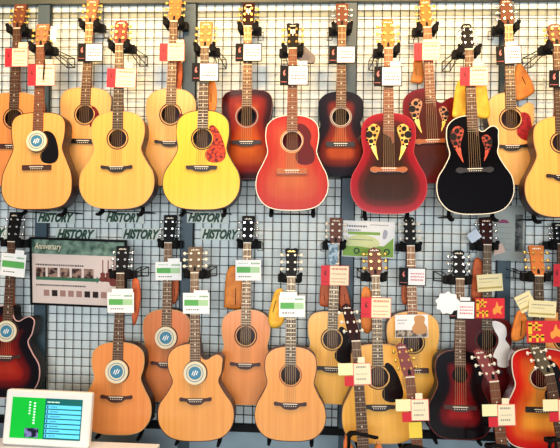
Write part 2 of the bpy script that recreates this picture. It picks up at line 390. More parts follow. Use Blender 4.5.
GUITARS = {}
def make_guitar(key, label, short, nut, bot, top, W, U, WS, hole, bridge, topmat, kind='std', hs='square', hcol=None, peg=GOLD,
                fb=ROSE, side=SIDEW, bind=TAN, thick=.088, guard=None, brs='belly', dn=.10, db=.16, hw=None, name='acoustic_guitar', rosette=True,
                cat='guitar', bowl=False, hx=0.0, leaf=None, inlay=IVORY, logo=None, brmat=None, neckmat=NECKW, fretmat=FRET):
    Pn, Pb = P(nut[0], nut[1], dn), P(bot[0], bot[1], db)
    ax = (Pn - Pb); Lp = math.hypot(nut[0] - bot[0], nut[1] - bot[1]); L = ax.length; mp = L / Lp
    Z = ax.normalized(); X = Vector((1, 0, 0)); X = (X - Z * X.dot(Z)).normalized(); Y = Z.cross(X)
    mw = Matrix.Translation(Pb) @ Matrix((X, Y, Z)).transposed().to_4x4()
    t = thing(name, label, cat, mw)
    m1 = mpp(bot[0], bot[1] - 30, db)       # metres per pixel across the body
    # vertical positions: perspective changes little, use linear scale
    zt = (bot[1] - top) * mp
    W, U, WS = W * m1, U * m1, WS * m1
    h = zt
    ol = body_outline(W, U, WS, h, kind)
    zh = (bot[1] - hole[0]) * mp; rh = hole[1] * m1
    zbr = (bot[1] - bridge) * mp
    hasround = leaf is None and kind != 'electric'
    link('soundboard', top_mesh('soundboard', ol, topmat, (0, zh, rh) if hasround else None), t)
    # body shell: sides and back
    b = MB()
    if bowl:
        rings = [(0, 1), (.035, .985), (.07, .90), (.10, .74), (.118, .5)]
    elif kind == 'electric': rings = [(0, 1), (.04, 1)]
    else: rings = [(0, 1), (.004, 1), (thick - .006, .995), (thick, .975)]
    cz = h * .45
    rl = [[(x * s, y, cz + (z - cz) * s) for x, z in ol] for y, s in rings]
    n = len(ol)
    b.loft(rl, cap=False); b.f.append(tuple((len(rings) - 1) * n + j for j in range(n)))
    part('body_shell', b, side, t, smooth=True)
    if bind:
        bm = MB(); i1 = offset_curve(ol, -.0032); o1 = offset_curve(ol, .0007)
        bm.loft([[(x, -.0012, z) for x, z in i1], [(x, -.0012, z) for x, z in o1], [(x, .0055, z) for x, z in o1]], cap=False)
        part('binding', bm, bind, t)
    # neck
    wn, wb = .043, .056
    nk = MB()
    def sec(z, wd, dp):
        return [(wd / 2, 0, z), (wd / 2 * .92, dp * .45, z), (wd / 2 * .5, dp * .9, z), (0, dp, z), (-wd / 2 * .5, dp * .9, z), (-wd / 2 * .92, dp * .45, z), (-wd / 2, 0, z)]
    hz = ol[0][1] + h if kind != 'electric' else h * .735
    nk.loft([sec(L, wn, .020), sec(hz + .06, .053, .023), sec(hz + .012, .055, .045), sec(hz, .055, .07 if kind != 'electric' else .03)])
    part('neck', nk, neckmat, t, smooth=True)
    SL = L - zbr
    fend = zh + rh + .001 if hasround else (zh + .0)
    if kind == 'electric': fend = L - SL * .74
    wend = wn + (wb - wn) * min(1, (L - fend) / .46)
    f = MB()
    if leaf:   # fingerboard ending in a slanted point
        pts = [(-wn / 2, L), (-wend / 2, fend + .035), (wend * .18, fend + .012), (wend * .32, fend - .02), (wend / 2, fend - .012), (wn / 2, L)]
        f.prism(pts, -.0065, .0005)
    else:
        f.prism([(-wn / 2, L), (-wend / 2, fend), (wend / 2, fend), (wn / 2, L)], -.0065, .0005)
    fbo = part('fingerboard', f, fb, t)
    fr = MB(); dots = MB()
    for k in range(1, 21):
        z = L - SL * (1 - 2 ** (-k / 12)); zp = L - SL * (1 - 2 ** (-(k - 1) / 12))
        if z < fend + .003: break
        wd = (wn + (wb - wn) * (L - z) / .46) / 2
        fr.quadbox(-wd, wd, -.0080, -.0065, z - .0011, z + .0011)
        if k in (3, 5, 7, 9, 12, 15, 17): dots.disc(0, (z + zp) / 2, .0038, -.0071, -.0065, 8)
    fr.quadbox(-.0004, .0004, -.0067, -.0064, fend + .002, L - .004); dots.quadbox(-.0004, .0004, -.0067, -.0064, fend + .002, L - .004)
    part('fret_lines', fr, fretmat, fbo); part('inlay_markings', dots, inlay, fbo)
    part('nut', MB().quadbox(-wn / 2, wn / 2, -.0095, 0, L - .001, L + .004), IVORY, t)
    # bridge
    if kind != 'electric':
        brm = brmat or EBONY
        bw = .082 if brs != 'wide' else .09
        br = MB()
        if brs == 'rect': pts = [(-.076, zbr - .013), (.076, zbr - .013), (.078, zbr - .01), (.078, zbr + .012), (.076, zbr + .014), (-.076, zbr + .014), (-.078, zbr + .012), (-.078, zbr - .01)]
        elif brs == 'tip': # dark bridge with raised tips and a belly
            c = catmull([(.0, zbr - .026), (.03, zbr - .022), (.05, zbr - .008), (.078, zbr - .006), (.084, zbr + .004), (.078, zbr + .013), (.05, zbr + .008), (0, zbr + .009)], 3)
            pts = c + [(-x, z) for x, z in reversed(c[1:-1])]
        elif brs == 'ovation':
            c = catmull([(0, zbr - .014), (.05, zbr - .013), (.07, zbr - .018), (.09, zbr - .010), (.092, zbr + .004), (.075, zbr + .012), (.05, zbr + .008), (0, zbr + .009)], 3)
            pts = c + [(-x, z) for x, z in reversed(c[1:-1])]
        else:
            c = catmull([(0, zbr - .021), (.03, zbr - .019), (.052, zbr - .010), (.076, zbr - .009), (.08, zbr), (.076, zbr + .010), (0, zbr + .012)], 3)
            pts = c + [(-x, z) for x, z in reversed(c[1:-1])]
        br.prism(pts, -.0095, -.0003)
        bo = part('bridge', br, brm, t)
        part('saddle', MB().quadbox(-.037, .037, -.0125, -.0095, zbr + .0015, zbr + .0055), IVORY, bo)
        pn = MB()
        for k in range(6): pn.disc(-.028 + k * .0112, zbr - .007, .0026, -.0125, -.0095, 7)
        part('bridge_pins', pn, IVORY, bo)
    else:
        part('bridge', MB().quadbox(-.04, .04, -.014, 0, zbr - .02, zbr + .01), CHROME, t)
        part('pickup', MB().bevbox(-.042, .042, -.012, 0, zbr + .03, zbr + .065, .006), BLACK, t)
        part('pickup', MB().bevbox(-.042, .042, -.012, 0, fend - .06, fend - .02, .006), BLACK, t)
        part('control_knob', MB().disc(W * .28, zbr - .04, .012, -.02, 0), GOLD, t)
    st = MB()
    for k in range(6):
        xa = -.018 + k * .0072; xb = -.027 + k * .0108
        r_ = .0007
        st.loft([[(xb - r_, -.0125, zbr + .003), (xb + r_, -.0125, zbr + .003), (xb, -.0112, zbr + .003)], [(xa - r_, -.0105, L), (xa + r_, -.0105, L), (xa, -.0092, L)]])
    part('strings', st, STRING, t)
    # rosette, holes
    if hasround and rosette:
        ro = part('rosette', MB().ring(0, zh, rh - .0004, rh + .0022, -.0011, -.0002), bind or IVORY, t)
        part('rosette_line', MB().ring(0, zh, rh + .0055, rh + .0115, -.0011, -.0002), DARKINK if rosette is True else rosette, ro)
    if leaf:
        cols = leaf if isinstance(leaf, (list, tuple)) else (leaf, leaf)
        sides = (-1, 1)
        zc = h * .80
        for s in sides:
            small = (kind == 'cut' and s == 1)
            k = .72 if small else 1.0; oz = -.035 if small else 0
            def q(x, z): return (s * (x * k + (.0 if not small else .012)), zc + oz + z * k)
            lf = closed_curve([q(*p) for p in [(.045, .030), (.075, .048), (.100, .030), (.112, .0), (.108, -.035), (.092, -.06), (.080, -.095), (.055, -.135), (.062, -.10), (.066, -.065), (.058, -.03), (.048, 0)]], 3)
            if s < 0: lf = lf[::-1]
            lo = part('rosette_leaf', MB().prism(lf, -.0012, -.0003), cols[0], t)
            tip = closed_curve([q(*p) for p in [(.098, -.052), (.083, -.085), (.053, -.142), (.060, -.100), (.066, -.062)]], 3)
            part('leaf_tip', MB().prism(tip, -.0016, -.001), cols[1], lo)
            for (x, z, r_) in ((.078, .022, .013), (.098, -.008, .019), (.070, -.012, .009), (.088, -.043, .012), (.058, .010, .006), (.068, -.036, .006), (.108, .018, .007), (.074, -.060, .006), (.090, -.066, .006), (.060, .034, .006), (.107, -.036, .006)):
                xx, zz = q(x, z)
                part('soundhole', MB().disc(xx, zz, r_ * k, -.0022, -.0014, 14), SIDEK, t)
    # pickguard
    if guard:
        gk, gm = guard
        def q(x, z): return (x, zh + z)
        if gk == 'tear': pts = [(.030, .052), (.055, .056), (.086, .034), (.106, -.015), (.114, -.065), (.106, -.102), (.078, -.118), (.038, -.114), (.017, -.092), (.018, -.064), (.040, -.044), (rh + .004, -.014), (rh + .004, .012), (.040, .036)]
        elif gk == 'yama': pts = [(.034, .060), (.050, .072), (.078, .050), (.104, .0), (.122, -.060), (.120, -.100), (.095, -.122), (.050, -.124), (.022, -.106), (.018, -.070), (.042, -.044), (rh + .004, -.014), (rh + .004, .016), (.042, .038)]
        elif gk == 'small': pts = [(.036, .040), (.050, .046), (.072, .024), (.086, -.012), (.086, -.052), (.066, -.074), (.036, -.070), (.030, -.052), (.042, -.036), (rh + .003, -.012), (rh + .003, .016)]
        elif gk == 'wing': pts = [(.022, .086), (.055, .088), (.085, .062), (.098, .025), (.092, -.01), (.112, -.05), (.114, -.10), (.085, -.122), (.04, -.12), (.020, -.095), (.020, -.066), (.042, -.042), (rh + .006, -.012), (rh + .006, .02), (.040, .046), (.024, .06)]
        elif gk == 'flag': pts = [(.052, .030), (.080, .032), (.100, .010), (.108, -.040), (.122, -.095), (.112, -.115), (.075, -.118), (.040, -.100), (.026, -.066), (.046, -.040), (rh + .006, -.012)]
        elif gk == 'dove': pts = [(.026, .100), (.065, .100), (.098, .075), (.104, .035), (.098, .005), (.122, -.03), (.114, -.065), (.130, -.100), (.110, -.138), (.06, -.135), (.054, -.100), (.034, -.085), (.042, -.056), (rh + .008, -.015), (rh + .008, .02), (.040, .056)]
        elif gk == 'drop': pts = [(rh * 1.02, .005), (rh + .022, -.004), (rh + .03, -.02), (rh + .012, -.032), (rh * .9, -.028)]
        gp = closed_curve([q(*p) for p in pts], 4)
        part('pickguard', MB().prism(gp, -.0016, -.0004), gm, t)
    # headstock, leaning back behind the nut
    HL = (nut[1] - HEADTOP[key]) * mp
    wt = hw or .070
    ho = [(x - hx * z, z) for x, z in head_outline(hs, wn + .002, wt, HL)]
    tb = math.tan(R(9))
    hm = MB(); hm.loft([[(x, -.004 + z * tb, L + z) for x, z in ho], [(x, .012 + z * tb, L + z) for x, z in ho]])
    hc = hcol or EBONY
    hob = part('headstock', hm, hc, t)
    lg = logo or IVORY
    yl = -.0046 + HL * .86 * tb; hxo = -hx * HL * .86
    lo = MB()
    if logo == 'emblem':
        lg = IVORY; z0 = L + HL * .60; yy = -.005 + HL * .60 * tb
        for a in ((-.013, .02, -.002, -.002), (.002, -.002, .013, .02), (-.003, -.014, .003, 0)):
            lo.quadbox(a[0], a[2], yy - .0012, yy + .001, z0 + min(a[1], a[3]), z0 + max(a[1], a[3]))
        lo.quadbox(-.016, .016, yy + HL * .28 * tb - .001, yy + HL * .28 * tb + .001, L + HL * .87, L + HL * .90)
    else:
        for k in range(5): lo.quadbox(hxo - wt * .28 + k * wt * .12, hxo - wt * .28 + k * wt * .12 + wt * .08, yl - .001, yl + .001, L + HL * .86, L + HL * .86 + .005 + (.003 if k % 2 else 0))
    part('head_logo', lo, lg if not isinstance(lg, str) else IVORY, hob)
    part('truss_rod_cover', MB().prism([(-.008, L + .008), (.008, L + .008), (.006, L + .03), (0, L + .038), (-.006, L + .03)], -.0055 + .02 * tb, .002), BLACK if hc is not EBONY else ROSE, hob)
    for k in range(3):
        z = HL * (.26 + .245 * k)
        for s in (-1, 1):
            pe = link('tuning_peg', peg_mesh('r' if s > 0 else 'l', peg), t)
            pe.location = (s * wt * .27 - hx * z, -.004 + z * tb, L + z)
            pe.scale = (min(1.2, wt * .28 / .020), 1, 1)
    GUITARS[key] = dict(t=t, mw=mw, L=L, zh=zh, rh=rh, short=short, nut=nut, bot=bot, dn=dn, db=db, HL=HL, h=h, side=(1 if nut[0] < 280 else -1))
    return t

# finishes
NAT = wood('spruce_honey', (238, 172, 92)); NAT2 = wood('spruce_gold', (246, 180, 88)); NATP = wood('spruce_pale', (238, 178, 104))
NATO = wood('cedar_orange', (232, 148, 80)); NATO2 = wood('cedar_amber', (238, 166, 88)); CEDAR = wood('cedar_brown', (214, 126, 70))
YEL = wood('lemon_top', (246, 190, 58), contrast=.06); NATY = wood('spruce_yellow', (248, 188, 80))
PINKR = burst('cherry_fade', [(0, (170, 44, 40)), (30, (176, 56, 46)), (80, (182, 80, 56)), (150, (184, 98, 62))])
SUNR = burst('red_sunburst', [(0, (22, 5, 6)), (22, (58, 8, 8)), (55, (132, 28, 14)), (110, (176, 74, 26)), (160, (190, 92, 30))])
SUND = burst('dark_sunburst', [(0, (16, 12, 22)), (38, (30, 16, 24)), (75, (112, 36, 24)), (110, (168, 72, 36))])
OVR = burst('red_to_brown', [(0, (158, 26, 38)), (24, (142, 26, 34)), (48, (86, 28, 22)), (80, (54, 30, 18)), (130, (54, 30, 20))])
OVR2 = burst('wine_to_brown', [(0, (112, 16, 24)), (28, (98, 20, 22)), (55, (84, 28, 20)), (110, (76, 32, 22))])
OVK = plain('black_lacquer', (8, 6, 7), .1, coat=.5)
CBK = burst('red_black_burst', [(0, (8, 5, 7)), (40, (16, 5, 7)), (78, (104, 14, 12)), (115, (160, 32, 18)), (150, (172, 44, 24))])
D5B = burst('cherry_black_burst', [(0, (9, 5, 7)), (50, (14, 5, 8)), (84, (104, 12, 16)), (130, (170, 28, 28))])
D6B = burst('orange_red_burst', [(0, (190, 20, 18)), (24, (212, 34, 22)), (70, (226, 92, 34)), (120, (240, 152, 52))])
WINE = plain('wine_lacquer', (84, 14, 16), .2, coat=.8)
TORT = blotch('red_tortoiseshell', (92, 10, 8), (206, 62, 22), 60)
TORTR = blotch('crimson_tortoiseshell', (128, 12, 20), (168, 24, 26), 50)
GK = plain('black_guard', (18, 15, 16), .2, coat=.6); GBR = plain('brown_guard', (92, 18, 14), .25, coat=.6); GDR = plain('dark_red_guard', (108, 24, 20), .25)
GWH = plain('white_guard', (246, 244, 238), .3)
HB = wood('head_brown', (104, 54, 32), rough=.55, coat=0); HT = wood('head_tan', (176, 116, 58), rough=.55, coat=0); HR = wood('head_red_brown', (120, 32, 22), rough=.55, coat=0); HP = wood('head_pale_brown', (150, 98, 64), rough=.55, coat=0)
HG = wood('head_grey_brown', (104, 84, 58), rough=.55, coat=0); HO = wood('head_orange', (190, 108, 38), rough=.55, coat=0); HK = plain('head_black', (12, 9, 9), .5); HDR = plain('head_dark_red', (46, 10, 9), .7)
LEAFG = blotch('gold_leaf_wood', (214, 150, 60), (244, 196, 96), 40); LEAFT = blotch('pale_leaf_wood', (250, 206, 84), (255, 226, 130), 30)
LEAFR = blotch('russet_leaf_wood', (104, 30, 22), (176, 74, 44), 60); LEAFRT = blotch('red_leaf_tip', (196, 66, 48), (222, 96, 60), 40)
BRT = wood('walnut_bridge', (170, 98, 50)); FBB = wood('fingerboard_brown', (124, 62, 36), rough=.5, coat=0)
FBM = wood('fingerboard_mid', (74, 36, 22), rough=.5, coat=0)

A = dict(dn=.105, db=.155); B = dict(dn=.275, db=.34)
make_guitar('A1', 'orange-topped acoustic guitar half hidden behind the black-pickguard guitar, upper left edge', 'half-hidden guitar at upper left edge', (17.5, 29), (11, 186), 93, 63, 50, 44, (119, 9), 147, NATO, 'dread', 'square', HB, guard=('drop', GDR), brs='rect', brmat=ROSE, **A)
make_guitar('A2', 'natural acoustic guitar with dark red pickguard, behind two honey guitars on upper wall', 'back guitar with dark red pickguard', (90, 24), (81, 186), 88, 72, 51, 45, (115, 9), 142, NATP, 'dread', 'book', HP, guard=('small', GDR), brs='rect', **A)
make_guitar('A3', 'natural acoustic guitar with pale headstock partly behind the bright yellow guitar', 'pale-headed guitar left of yellow one', (174, 22), (168, 186), 89, 72, 50, 44, (115, 9.5), 143, NATP, 'std', 'round', HT, guard=('drop', GDR), brs='tip', **A)
make_guitar('A4', 'red to black sunburst acoustic guitar behind and right of the bright yellow one', 'red sunburst guitar beside yellow one', (248, 27), (246, 179), 90, 67, 51, 46, (117, 9.5), 143, SUNR, 'dread', 'square', HDR, logo='emblem', brs='belly', side=SIDEK, bind=GBR, rosette=GREYINK, fb=FBM, **A)
make_guitar('A5', 'small dark sunburst acoustic guitar between pinkish red and red-edged guitars', 'dark sunburst guitar of upper wall', (342, 27), (340, 176), 92, 62, 46, 40, (117.5, 9), 145, SUND, 'std', 'square', HB, peg=CHROME, brs='rect', side=SIDEK, bind=None, rosette=GREYINK, fb=FBM, inlay=IVORY, **A)
make_guitar('A6', 'dark red cutaway guitar with clustered small soundholes, behind two others', 'dark red multi-hole cutaway guitar', (427, 28), (434, 183), 88, 73, 56, 50, (104, 9), 141, OVR2, 'cut', 'scroll', HO, side=plain('wine_side', (104, 14, 24), .25, coat=.6), bind=GDR, bowl=True, leaf=(plain('teal_leaf', (190, 130, 84), .4), LEAFT), brs='ovation', brmat=BRT, fb=FBB, hw=.066, dn=.135, db=.16)
make_guitar('A7', 'natural cutaway acoustic guitar with crimson pickguard, behind the black multi-hole guitar', 'natural cutaway guitar with crimson pickguard', (508, 26), (513, 185), 93, 72, 48, 44, (119.5, 10), 147, NATP, 'cut', 'taper', HB, peg=CHROME, guard=('flag', TORTR), brs='tip', fb=EBONY, **A)
make_guitar('B1', 'honey-topped dreadnought guitar with black teardrop pickguard at upper left', 'upper guitar with black teardrop pickguard', (40.7, 47), (36, 209.5), 113, 71, 54.5, 50, (142.5, 9), 168.5, NAT, 'dread', 'square', HP, guard=('tear', GK), brs='rect', brmat=ROSE, fb=FBB, bind=SIDEW, **B)
make_guitar('B2', 'plain honey-topped acoustic guitar without pickguard, left of the bright yellow guitar', 'plain honey guitar left of yellow one', (119.7, 45), (116, 209), 112, 75, 54, 47.5, (139.5, 9), 168.5, NAT2, 'std', 'round', HR, brs='tip', fb=EBONY, **B)
make_guitar('B3', 'bright yellow acoustic guitar with red tortoiseshell pickguard on upper wall', 'bright yellow guitar', (205, 48), (200.5, 210), 111, 78, 54, 50, (139.5, 9.5), 168.5, YEL, 'std', 'square', HT, guard=('yama', TORT), brs='belly', bind=EBONY, fb=EBONY, fretmat=IVORY, **B)
make_guitar('B4', 'pinkish red acoustic guitar with brown pickguard at the centre of upper wall', 'pinkish red guitar', (292.7, 49), (291.7, 210.5), 116, 73, 54, 50, (142, 10), 172, PINKR, 'std', 'book', HK, logo='emblem', guard=('wing', GBR), brs='rect', brmat=BRT, bind=IVORY, side=plain('cherry_side', (120, 20, 18), .25, coat=.6), rosette=TAN, fb=FBB, **B)
make_guitar('B5', 'red-edged dark brown guitar with two clusters of small soundholes', 'red-edged multi-hole guitar', (388.3, 49), (388.7, 214), 114, 77, 55, 51, (141, 9), 170, OVR, 'std', 'scroll', HO, side=plain('red_side', (140, 18, 28), .25, coat=.6), bind=plain('red_binding', (170, 40, 36), .3), bowl=True, leaf=(LEAFG, LEAFT), brs='ovation', brmat=BRT, fb=FBB, hw=.072, **B)
make_guitar('B6', 'glossy black cutaway guitar with white binding and russet clustered soundholes', 'black multi-hole guitar', (468.7, 50), (476.5, 214.5), 116, 78, 54, 49, (134, 9), 170.5, OVK, 'cut', 'scroll', HK, peg=CHROME, side=SIDEK, bind=IVORY, bowl=True, leaf=(LEAFR, LEAFRT), brs='ovation', brmat=EBONY, fb=FBM, hw=.062, inlay=CHROME, **B)
make_guitar('B7', 'honey-topped acoustic guitar cut off by the right edge of upper wall', 'honey guitar at upper right edge', (557, 46), (565, 217), 117, 78, 56, 51, (143.5, 9.5), 177, NAT2, 'std', 'round', HB, brs='tip', side=SIDEW, **B)
make_guitar('C1', 'red and black burst cutaway guitar with blue disc, at the lower left edge', 'red and black cutaway guitar', (12, 242), (4.5, 398), 306, 68, 54, 42, (331.5, 9), 357, CBK, 'cut', 'square', HK, peg=CHROME, side=SIDEK, bind=plain('pink_binding', (226, 176, 170), .3), brs='tip', brmat=ROSE, dn=.15, db=.20, fb=FBM)
make_guitar('C2', 'orange acoustic guitar with blue disc behind and between two front guitars', 'back guitar with blue hole disc', (168.5, 243), (165, 402), 310, 66, 48, 43, (338, 9.5), 364, CEDAR, 'std', 'square', HK, peg=CHROME, brs='tip', brmat=ROSE, fb=FBM, **A)
make_guitar('C3', 'orange acoustic guitar behind, between the natural cutaway and the open-hole front guitar', 'back guitar beside the tall orange pouch', (247.5, 243), (244.5, 405), 310, 66, 49, 44, (336.5, 9.5), 365, NATO, 'std', 'square', HK, peg=CHROME, brs='tip', brmat=ROSE, fb=FBM, **A)
make_guitar('C4', 'yellow-topped dreadnought guitar with black pickguard, behind and left of a similar one', 'back guitar with black pickguard', (335.5, 244), (330, 404), 312, 66, 50, 45, (340, 9.5), 369, NATY, 'dread', 'square', HB, peg=IVORY, guard=('yama', GK), brs='belly', fb=EBONY, **A)
make_guitar('C5', 'yellow-topped guitar with a card showing a guitar photo over its soundhole', 'guitar wearing the guitar-photo card', (410.5, 246), (415, 412), 312, 68, 53, 48, (343, 10), 371, NATY, 'std', 'scroll', HK, peg=IVORY, brs='rect', brmat=ROSE, fb=FBB, **A)
make_guitar('C6', 'wine red acoustic guitar with large white pickguard behind the cherry burst guitars', 'wine-red guitar with white pickguard', (487, 245), (486.5, 410), 318, 70, 51, 47, (341, 10), 372, WINE, 'dread', 'square', HDR, peg=CHROME, guard=('dove', GWH), brs='belly', side=SIDEK, bind=GDR, fb=EBONY, **A)
make_guitar('C7', 'natural guitar hanging at the lower right edge, mostly outside the picture', 'guitar at lower right edge', (561, 244), (566, 408), 313, 68, 50, 45, (341, 9), 370, NATO2, 'dread', 'square', HK, peg=CHROME, fb=FBM, **A)
make_guitar('D1', 'orange-brown acoustic guitar with blue soundhole disc, right of the white screen', 'lower guitar right of the screen', (120.8, 273.5), (115.5, 435), 343, 70, 53, 47, (372, 10), 398, NATO, 'std', 'square', HK, peg=CHROME, brs='tip', brmat=ROSE, side=SIDEK, bind=plain('tan_binding', (196, 150, 96), .4), fb=FBM, **B)
make_guitar('D2', 'natural cutaway acoustic guitar with blue soundhole disc on lower wall', 'natural cutaway guitar with blue disc', (194.8, 273), (196, 441.5), 344, 77, 57, 47, (373.5, 10), 400.5, NATO2, 'cut', 'square', HG, peg=IVORY, brs='tip', brmat=ROSE, bind=ROSE, fb=FBM, hw=.078, **B)
make_guitar('D3', 'orange-brown acoustic guitar with open soundhole at the centre of lower wall', 'orange-brown open-hole guitar', (291.3, 277), (290, 441.5), 347, 72, 53, 48, (376, 9.5), 405, NATO2, 'std', 'book', HK, peg=IVORY, logo=GOLD, brs='tip', brmat=ROSE, bind=ROSE, fb=EBONY, rosette=BRT, **B)
make_guitar('D4', 'yellow-topped dreadnought guitar with black pickguard behind leaning guitar necks', 'lower front guitar with black pickguard', (375.5, 276), (380, 444), 345, 75, 54, 49, (378, 10.5), 407.5, NATY, 'dread', 'taper', HB, peg=GOLD, guard=('yama', GK), brs='belly', fb=EBONY, hw=.076, **B)
make_guitar('D5', 'black and cherry burst acoustic guitar without pickguard on lower wall', 'black and cherry burst guitar', (459.7, 279), (460, 440), 351, 66, 50, 45, (376, 8), 408, D5B, 'std', 'scroll', HK, peg=CHROME, side=SIDEK, bind=GBR, brs='belly', brmat=ROSE, fb=FBM, rosette=False, **B)
make_guitar('D6', 'orange and red burst dreadnought guitar at the lower right', 'orange and red burst guitar', (538.5, 276), (542, 450), 349, 78, 58, 52, (379, 10), 410.5, D6B, 'dread', 'book', HO, peg=GOLD, side=plain('dark_cherry_side', (90, 10, 12), .25, coat=.6), guard=('wing', GK), brs='rect', fb=EBONY, hw=.076, rosette=GOLD, bind=IVORY, **B)

# four guitars leaning on floor stands in front of the wall: only necks and headstocks reach the picture
Ef = dict(W=56, U=40, WS=36, cat='guitar', name='electric_guitar', kind='electric', dn=.50, db=.52, bind=None, inlay=IVORY)
ORB = plain('orange_lacquer', (232, 110, 24), .2, coat=.8)
make_guitar('E1', 'dark-headed guitar with orange body, leftmost of the four leaning in front', 'leftmost leaning guitar', (356, 341), (368, 517), 437, hole=(470, 8), bridge=492, topmat=ORB, hs='taper', hcol=HDR, peg=IVORY, fb=FBM, side=ORB, hw=.058, hx=0.2, **Ef)
make_guitar('E2', 'red-headed guitar leaning in front of the guitar-photo card guitar', 'red-headed leaning guitar', (409.8, 377), (429, 556), 480, hole=(510, 8), bridge=530, topmat=ORB, hs='taper', hcol=HR, peg=GOLD, fb=FBB, side=ORB, hw=.058, hx=0.15, **Ef)
make_guitar('E3', 'red-brown headed guitar leaning between the two burst guitars', 'leaning guitar between burst guitars', (493.6, 381.5), (516, 560), 484, hole=(514, 8), bridge=534, topmat=WINE, hs='taper', hcol=HR, peg=IVORY, fb=FBB, side=WINE, hw=.058, hx=0.32, **Ef)
make_guitar('E4', 'olive-headed guitar leaning in front of the orange and red burst guitar', 'rightmost leaning guitar', (549, 374.5), (584, 550), 478, hole=(510, 8), bridge=528, topmat=ORB, hs='taper', hcol=wood('head_olive', (80, 66, 30), rough=.55, coat=0), peg=IVORY, fb=FBM, side=ORB, hw=.058, hx=0.26, **Ef)

def axis_at(key, y):
    g = GUITARS[key]; t = (y - g['nut'][1]) / (g['bot'][1] - g['nut'][1])
    return g['nut'][0] + (g['bot'][0] - g['nut'][0]) * t, g['dn'] + (g['db'] - g['dn']) * t

# ------------------------------------------------------------------ wall hangers and body rests
def hanger(key):
    g = GUITARS[key]; mw = g['mw']; L = g['L']
    p = mw @ Vector((0, 0, L)); sd = g['side']
    o = thing('guitar_hanger', 'black wire hanger with padded yoke holding the ' + g['short'], 'hanger', Matrix.Translation(p))
    depth = -p.y - .022
    if depth < 0: return
    y0 = .012
    yk = MB()
    yk.bevbox(-.05, .05, y0 + .014, y0 + .032, -.034, -.012, .006)
    part('yoke', yk, BLACK, o)
    for s in (-1, 1):
        part('padded_prong', MB().bevbox(s * .042 - .014, s * .042 + .014, -.024, y0 + .020, -.026, .016, .009).bevbox(s * .050 - .009, s * .050 + .009, -.026, -.008, .006, .026, .006), RUBBER, o)
    part('lock_box', MB().bevbox(min(sd * .030, sd * .072), max(sd * .030, sd * .072), y0 + .016, y0 + .05, -.032, .012, .006), BLACK, o)
    if key[0] in 'BD' or key in 'C1':
        a = MB(); x0 = sd * .05; zc = -.01; hgt = .026
        ends = []
        for (dx, dz) in ((-.022, hgt), (.022, hgt), (.022, -hgt), (-.022, -hgt)):
            st = Vector((x0 + dx * .5, y0 + .045, zc + dz * .4)); en = Vector((x0 + dx, depth, zc + dz)); ends.append(en)
            a.tube([st, en], .0026, 6)
        for i in range(4): a.tube([ends[i], ends[(i + 1) % 4]], .0026, 6)
        part('wire_arm', a, WIRE, o)
    else:
        a = MB()
        for dz in (.0, -.024): a.tube([(sd * .05, y0 + .04, dz), (sd * .05, depth, dz)], .003, 6)
        a.tube([(sd * .05, depth, .0), (sd * .078, depth, .0), (sd * .078, depth, -.045), (sd * .05, depth, -.045), (sd * .05, depth, -.02)], .0024, 6)
        part('wire_arm', a, WIRE, o)
for k in list(GUITARS):
    if k[0] != 'E': hanger(k)
def rest(key):
    g = GUITARS[key]; p = g['mw'] @ Vector((0, 0, .0))
    o = thing('body_rest', 'pair of black rubber-tipped prongs under the ' + g['short'], 'hanger', Matrix.Translation(p))
    dp = -p.y - .02
    for s in (-1, 1):
        x = s * .11
        m = MB().tube([(x, .098, -.010), (x, dp, -.014)], .004, 6)
        a = part('prong', m, WIRE, o)
        part('rubber_tip', MB().tube([(x, .102, .018), (x, .098, -.012), (x, .06, -.026), (x, .02, -.028)], [.010, .012, .011, .008], 8), RUBBER, a, smooth=True)
    part('crossbar', MB().tube([(-.11, dp, -.014), (.11, dp, -.014)], .004, 6), WIRE, o)
for k in ('B1', 'B2', 'B3', 'B4', 'B5', 'B6', 'B7', 'D1', 'D2', 'D3', 'D4', 'D5', 'D6'): rest(k)

# ------------------------------------------------------------------ soundhole discs
LBLUE = plain('disc_blue', (58, 128, 158), .5)
for key in ('B1', 'C1', 'C2', 'D1', 'D2'):
    g = GUITARS[key]
    o = thing('soundhole_disc', 'cream disc with blue round label in soundhole of ' + g['short'], 'disc', g['mw'] @ Matrix.Translation((0, -.0136, g['zh'])))
    r = g['rh'] * 1.14
    part('rim', MB().ring(0, 0, r * .60, r, -.003, .001).disc(0, 0, r * .62, -.001, .001, 24), plain('disc_cream', (226, 212, 176), .5, var=.02), o)
    lb = part('label', MB().disc(0, 0, r * .56, -.0026, -.0012, 24), LBLUE, o)
    pr = MB()
    for k, (x, w2) in enumerate(((-.011, .010), (0, .015), (.011, .010))):
        pr.prism([(x - .003 - w2 * .35, -w2), (x + .002 - w2 * .35, -w2), (x + .003 + w2 * .35, w2), (x - .002 + w2 * .35, w2)], -.0032, -.0026)
    part('printed_mark', pr, WHITE, lb)
    part('printed_ring', MB().ring(0, 0, r * .70, r * .76, -.0034, -.0029), LBLUE, o)

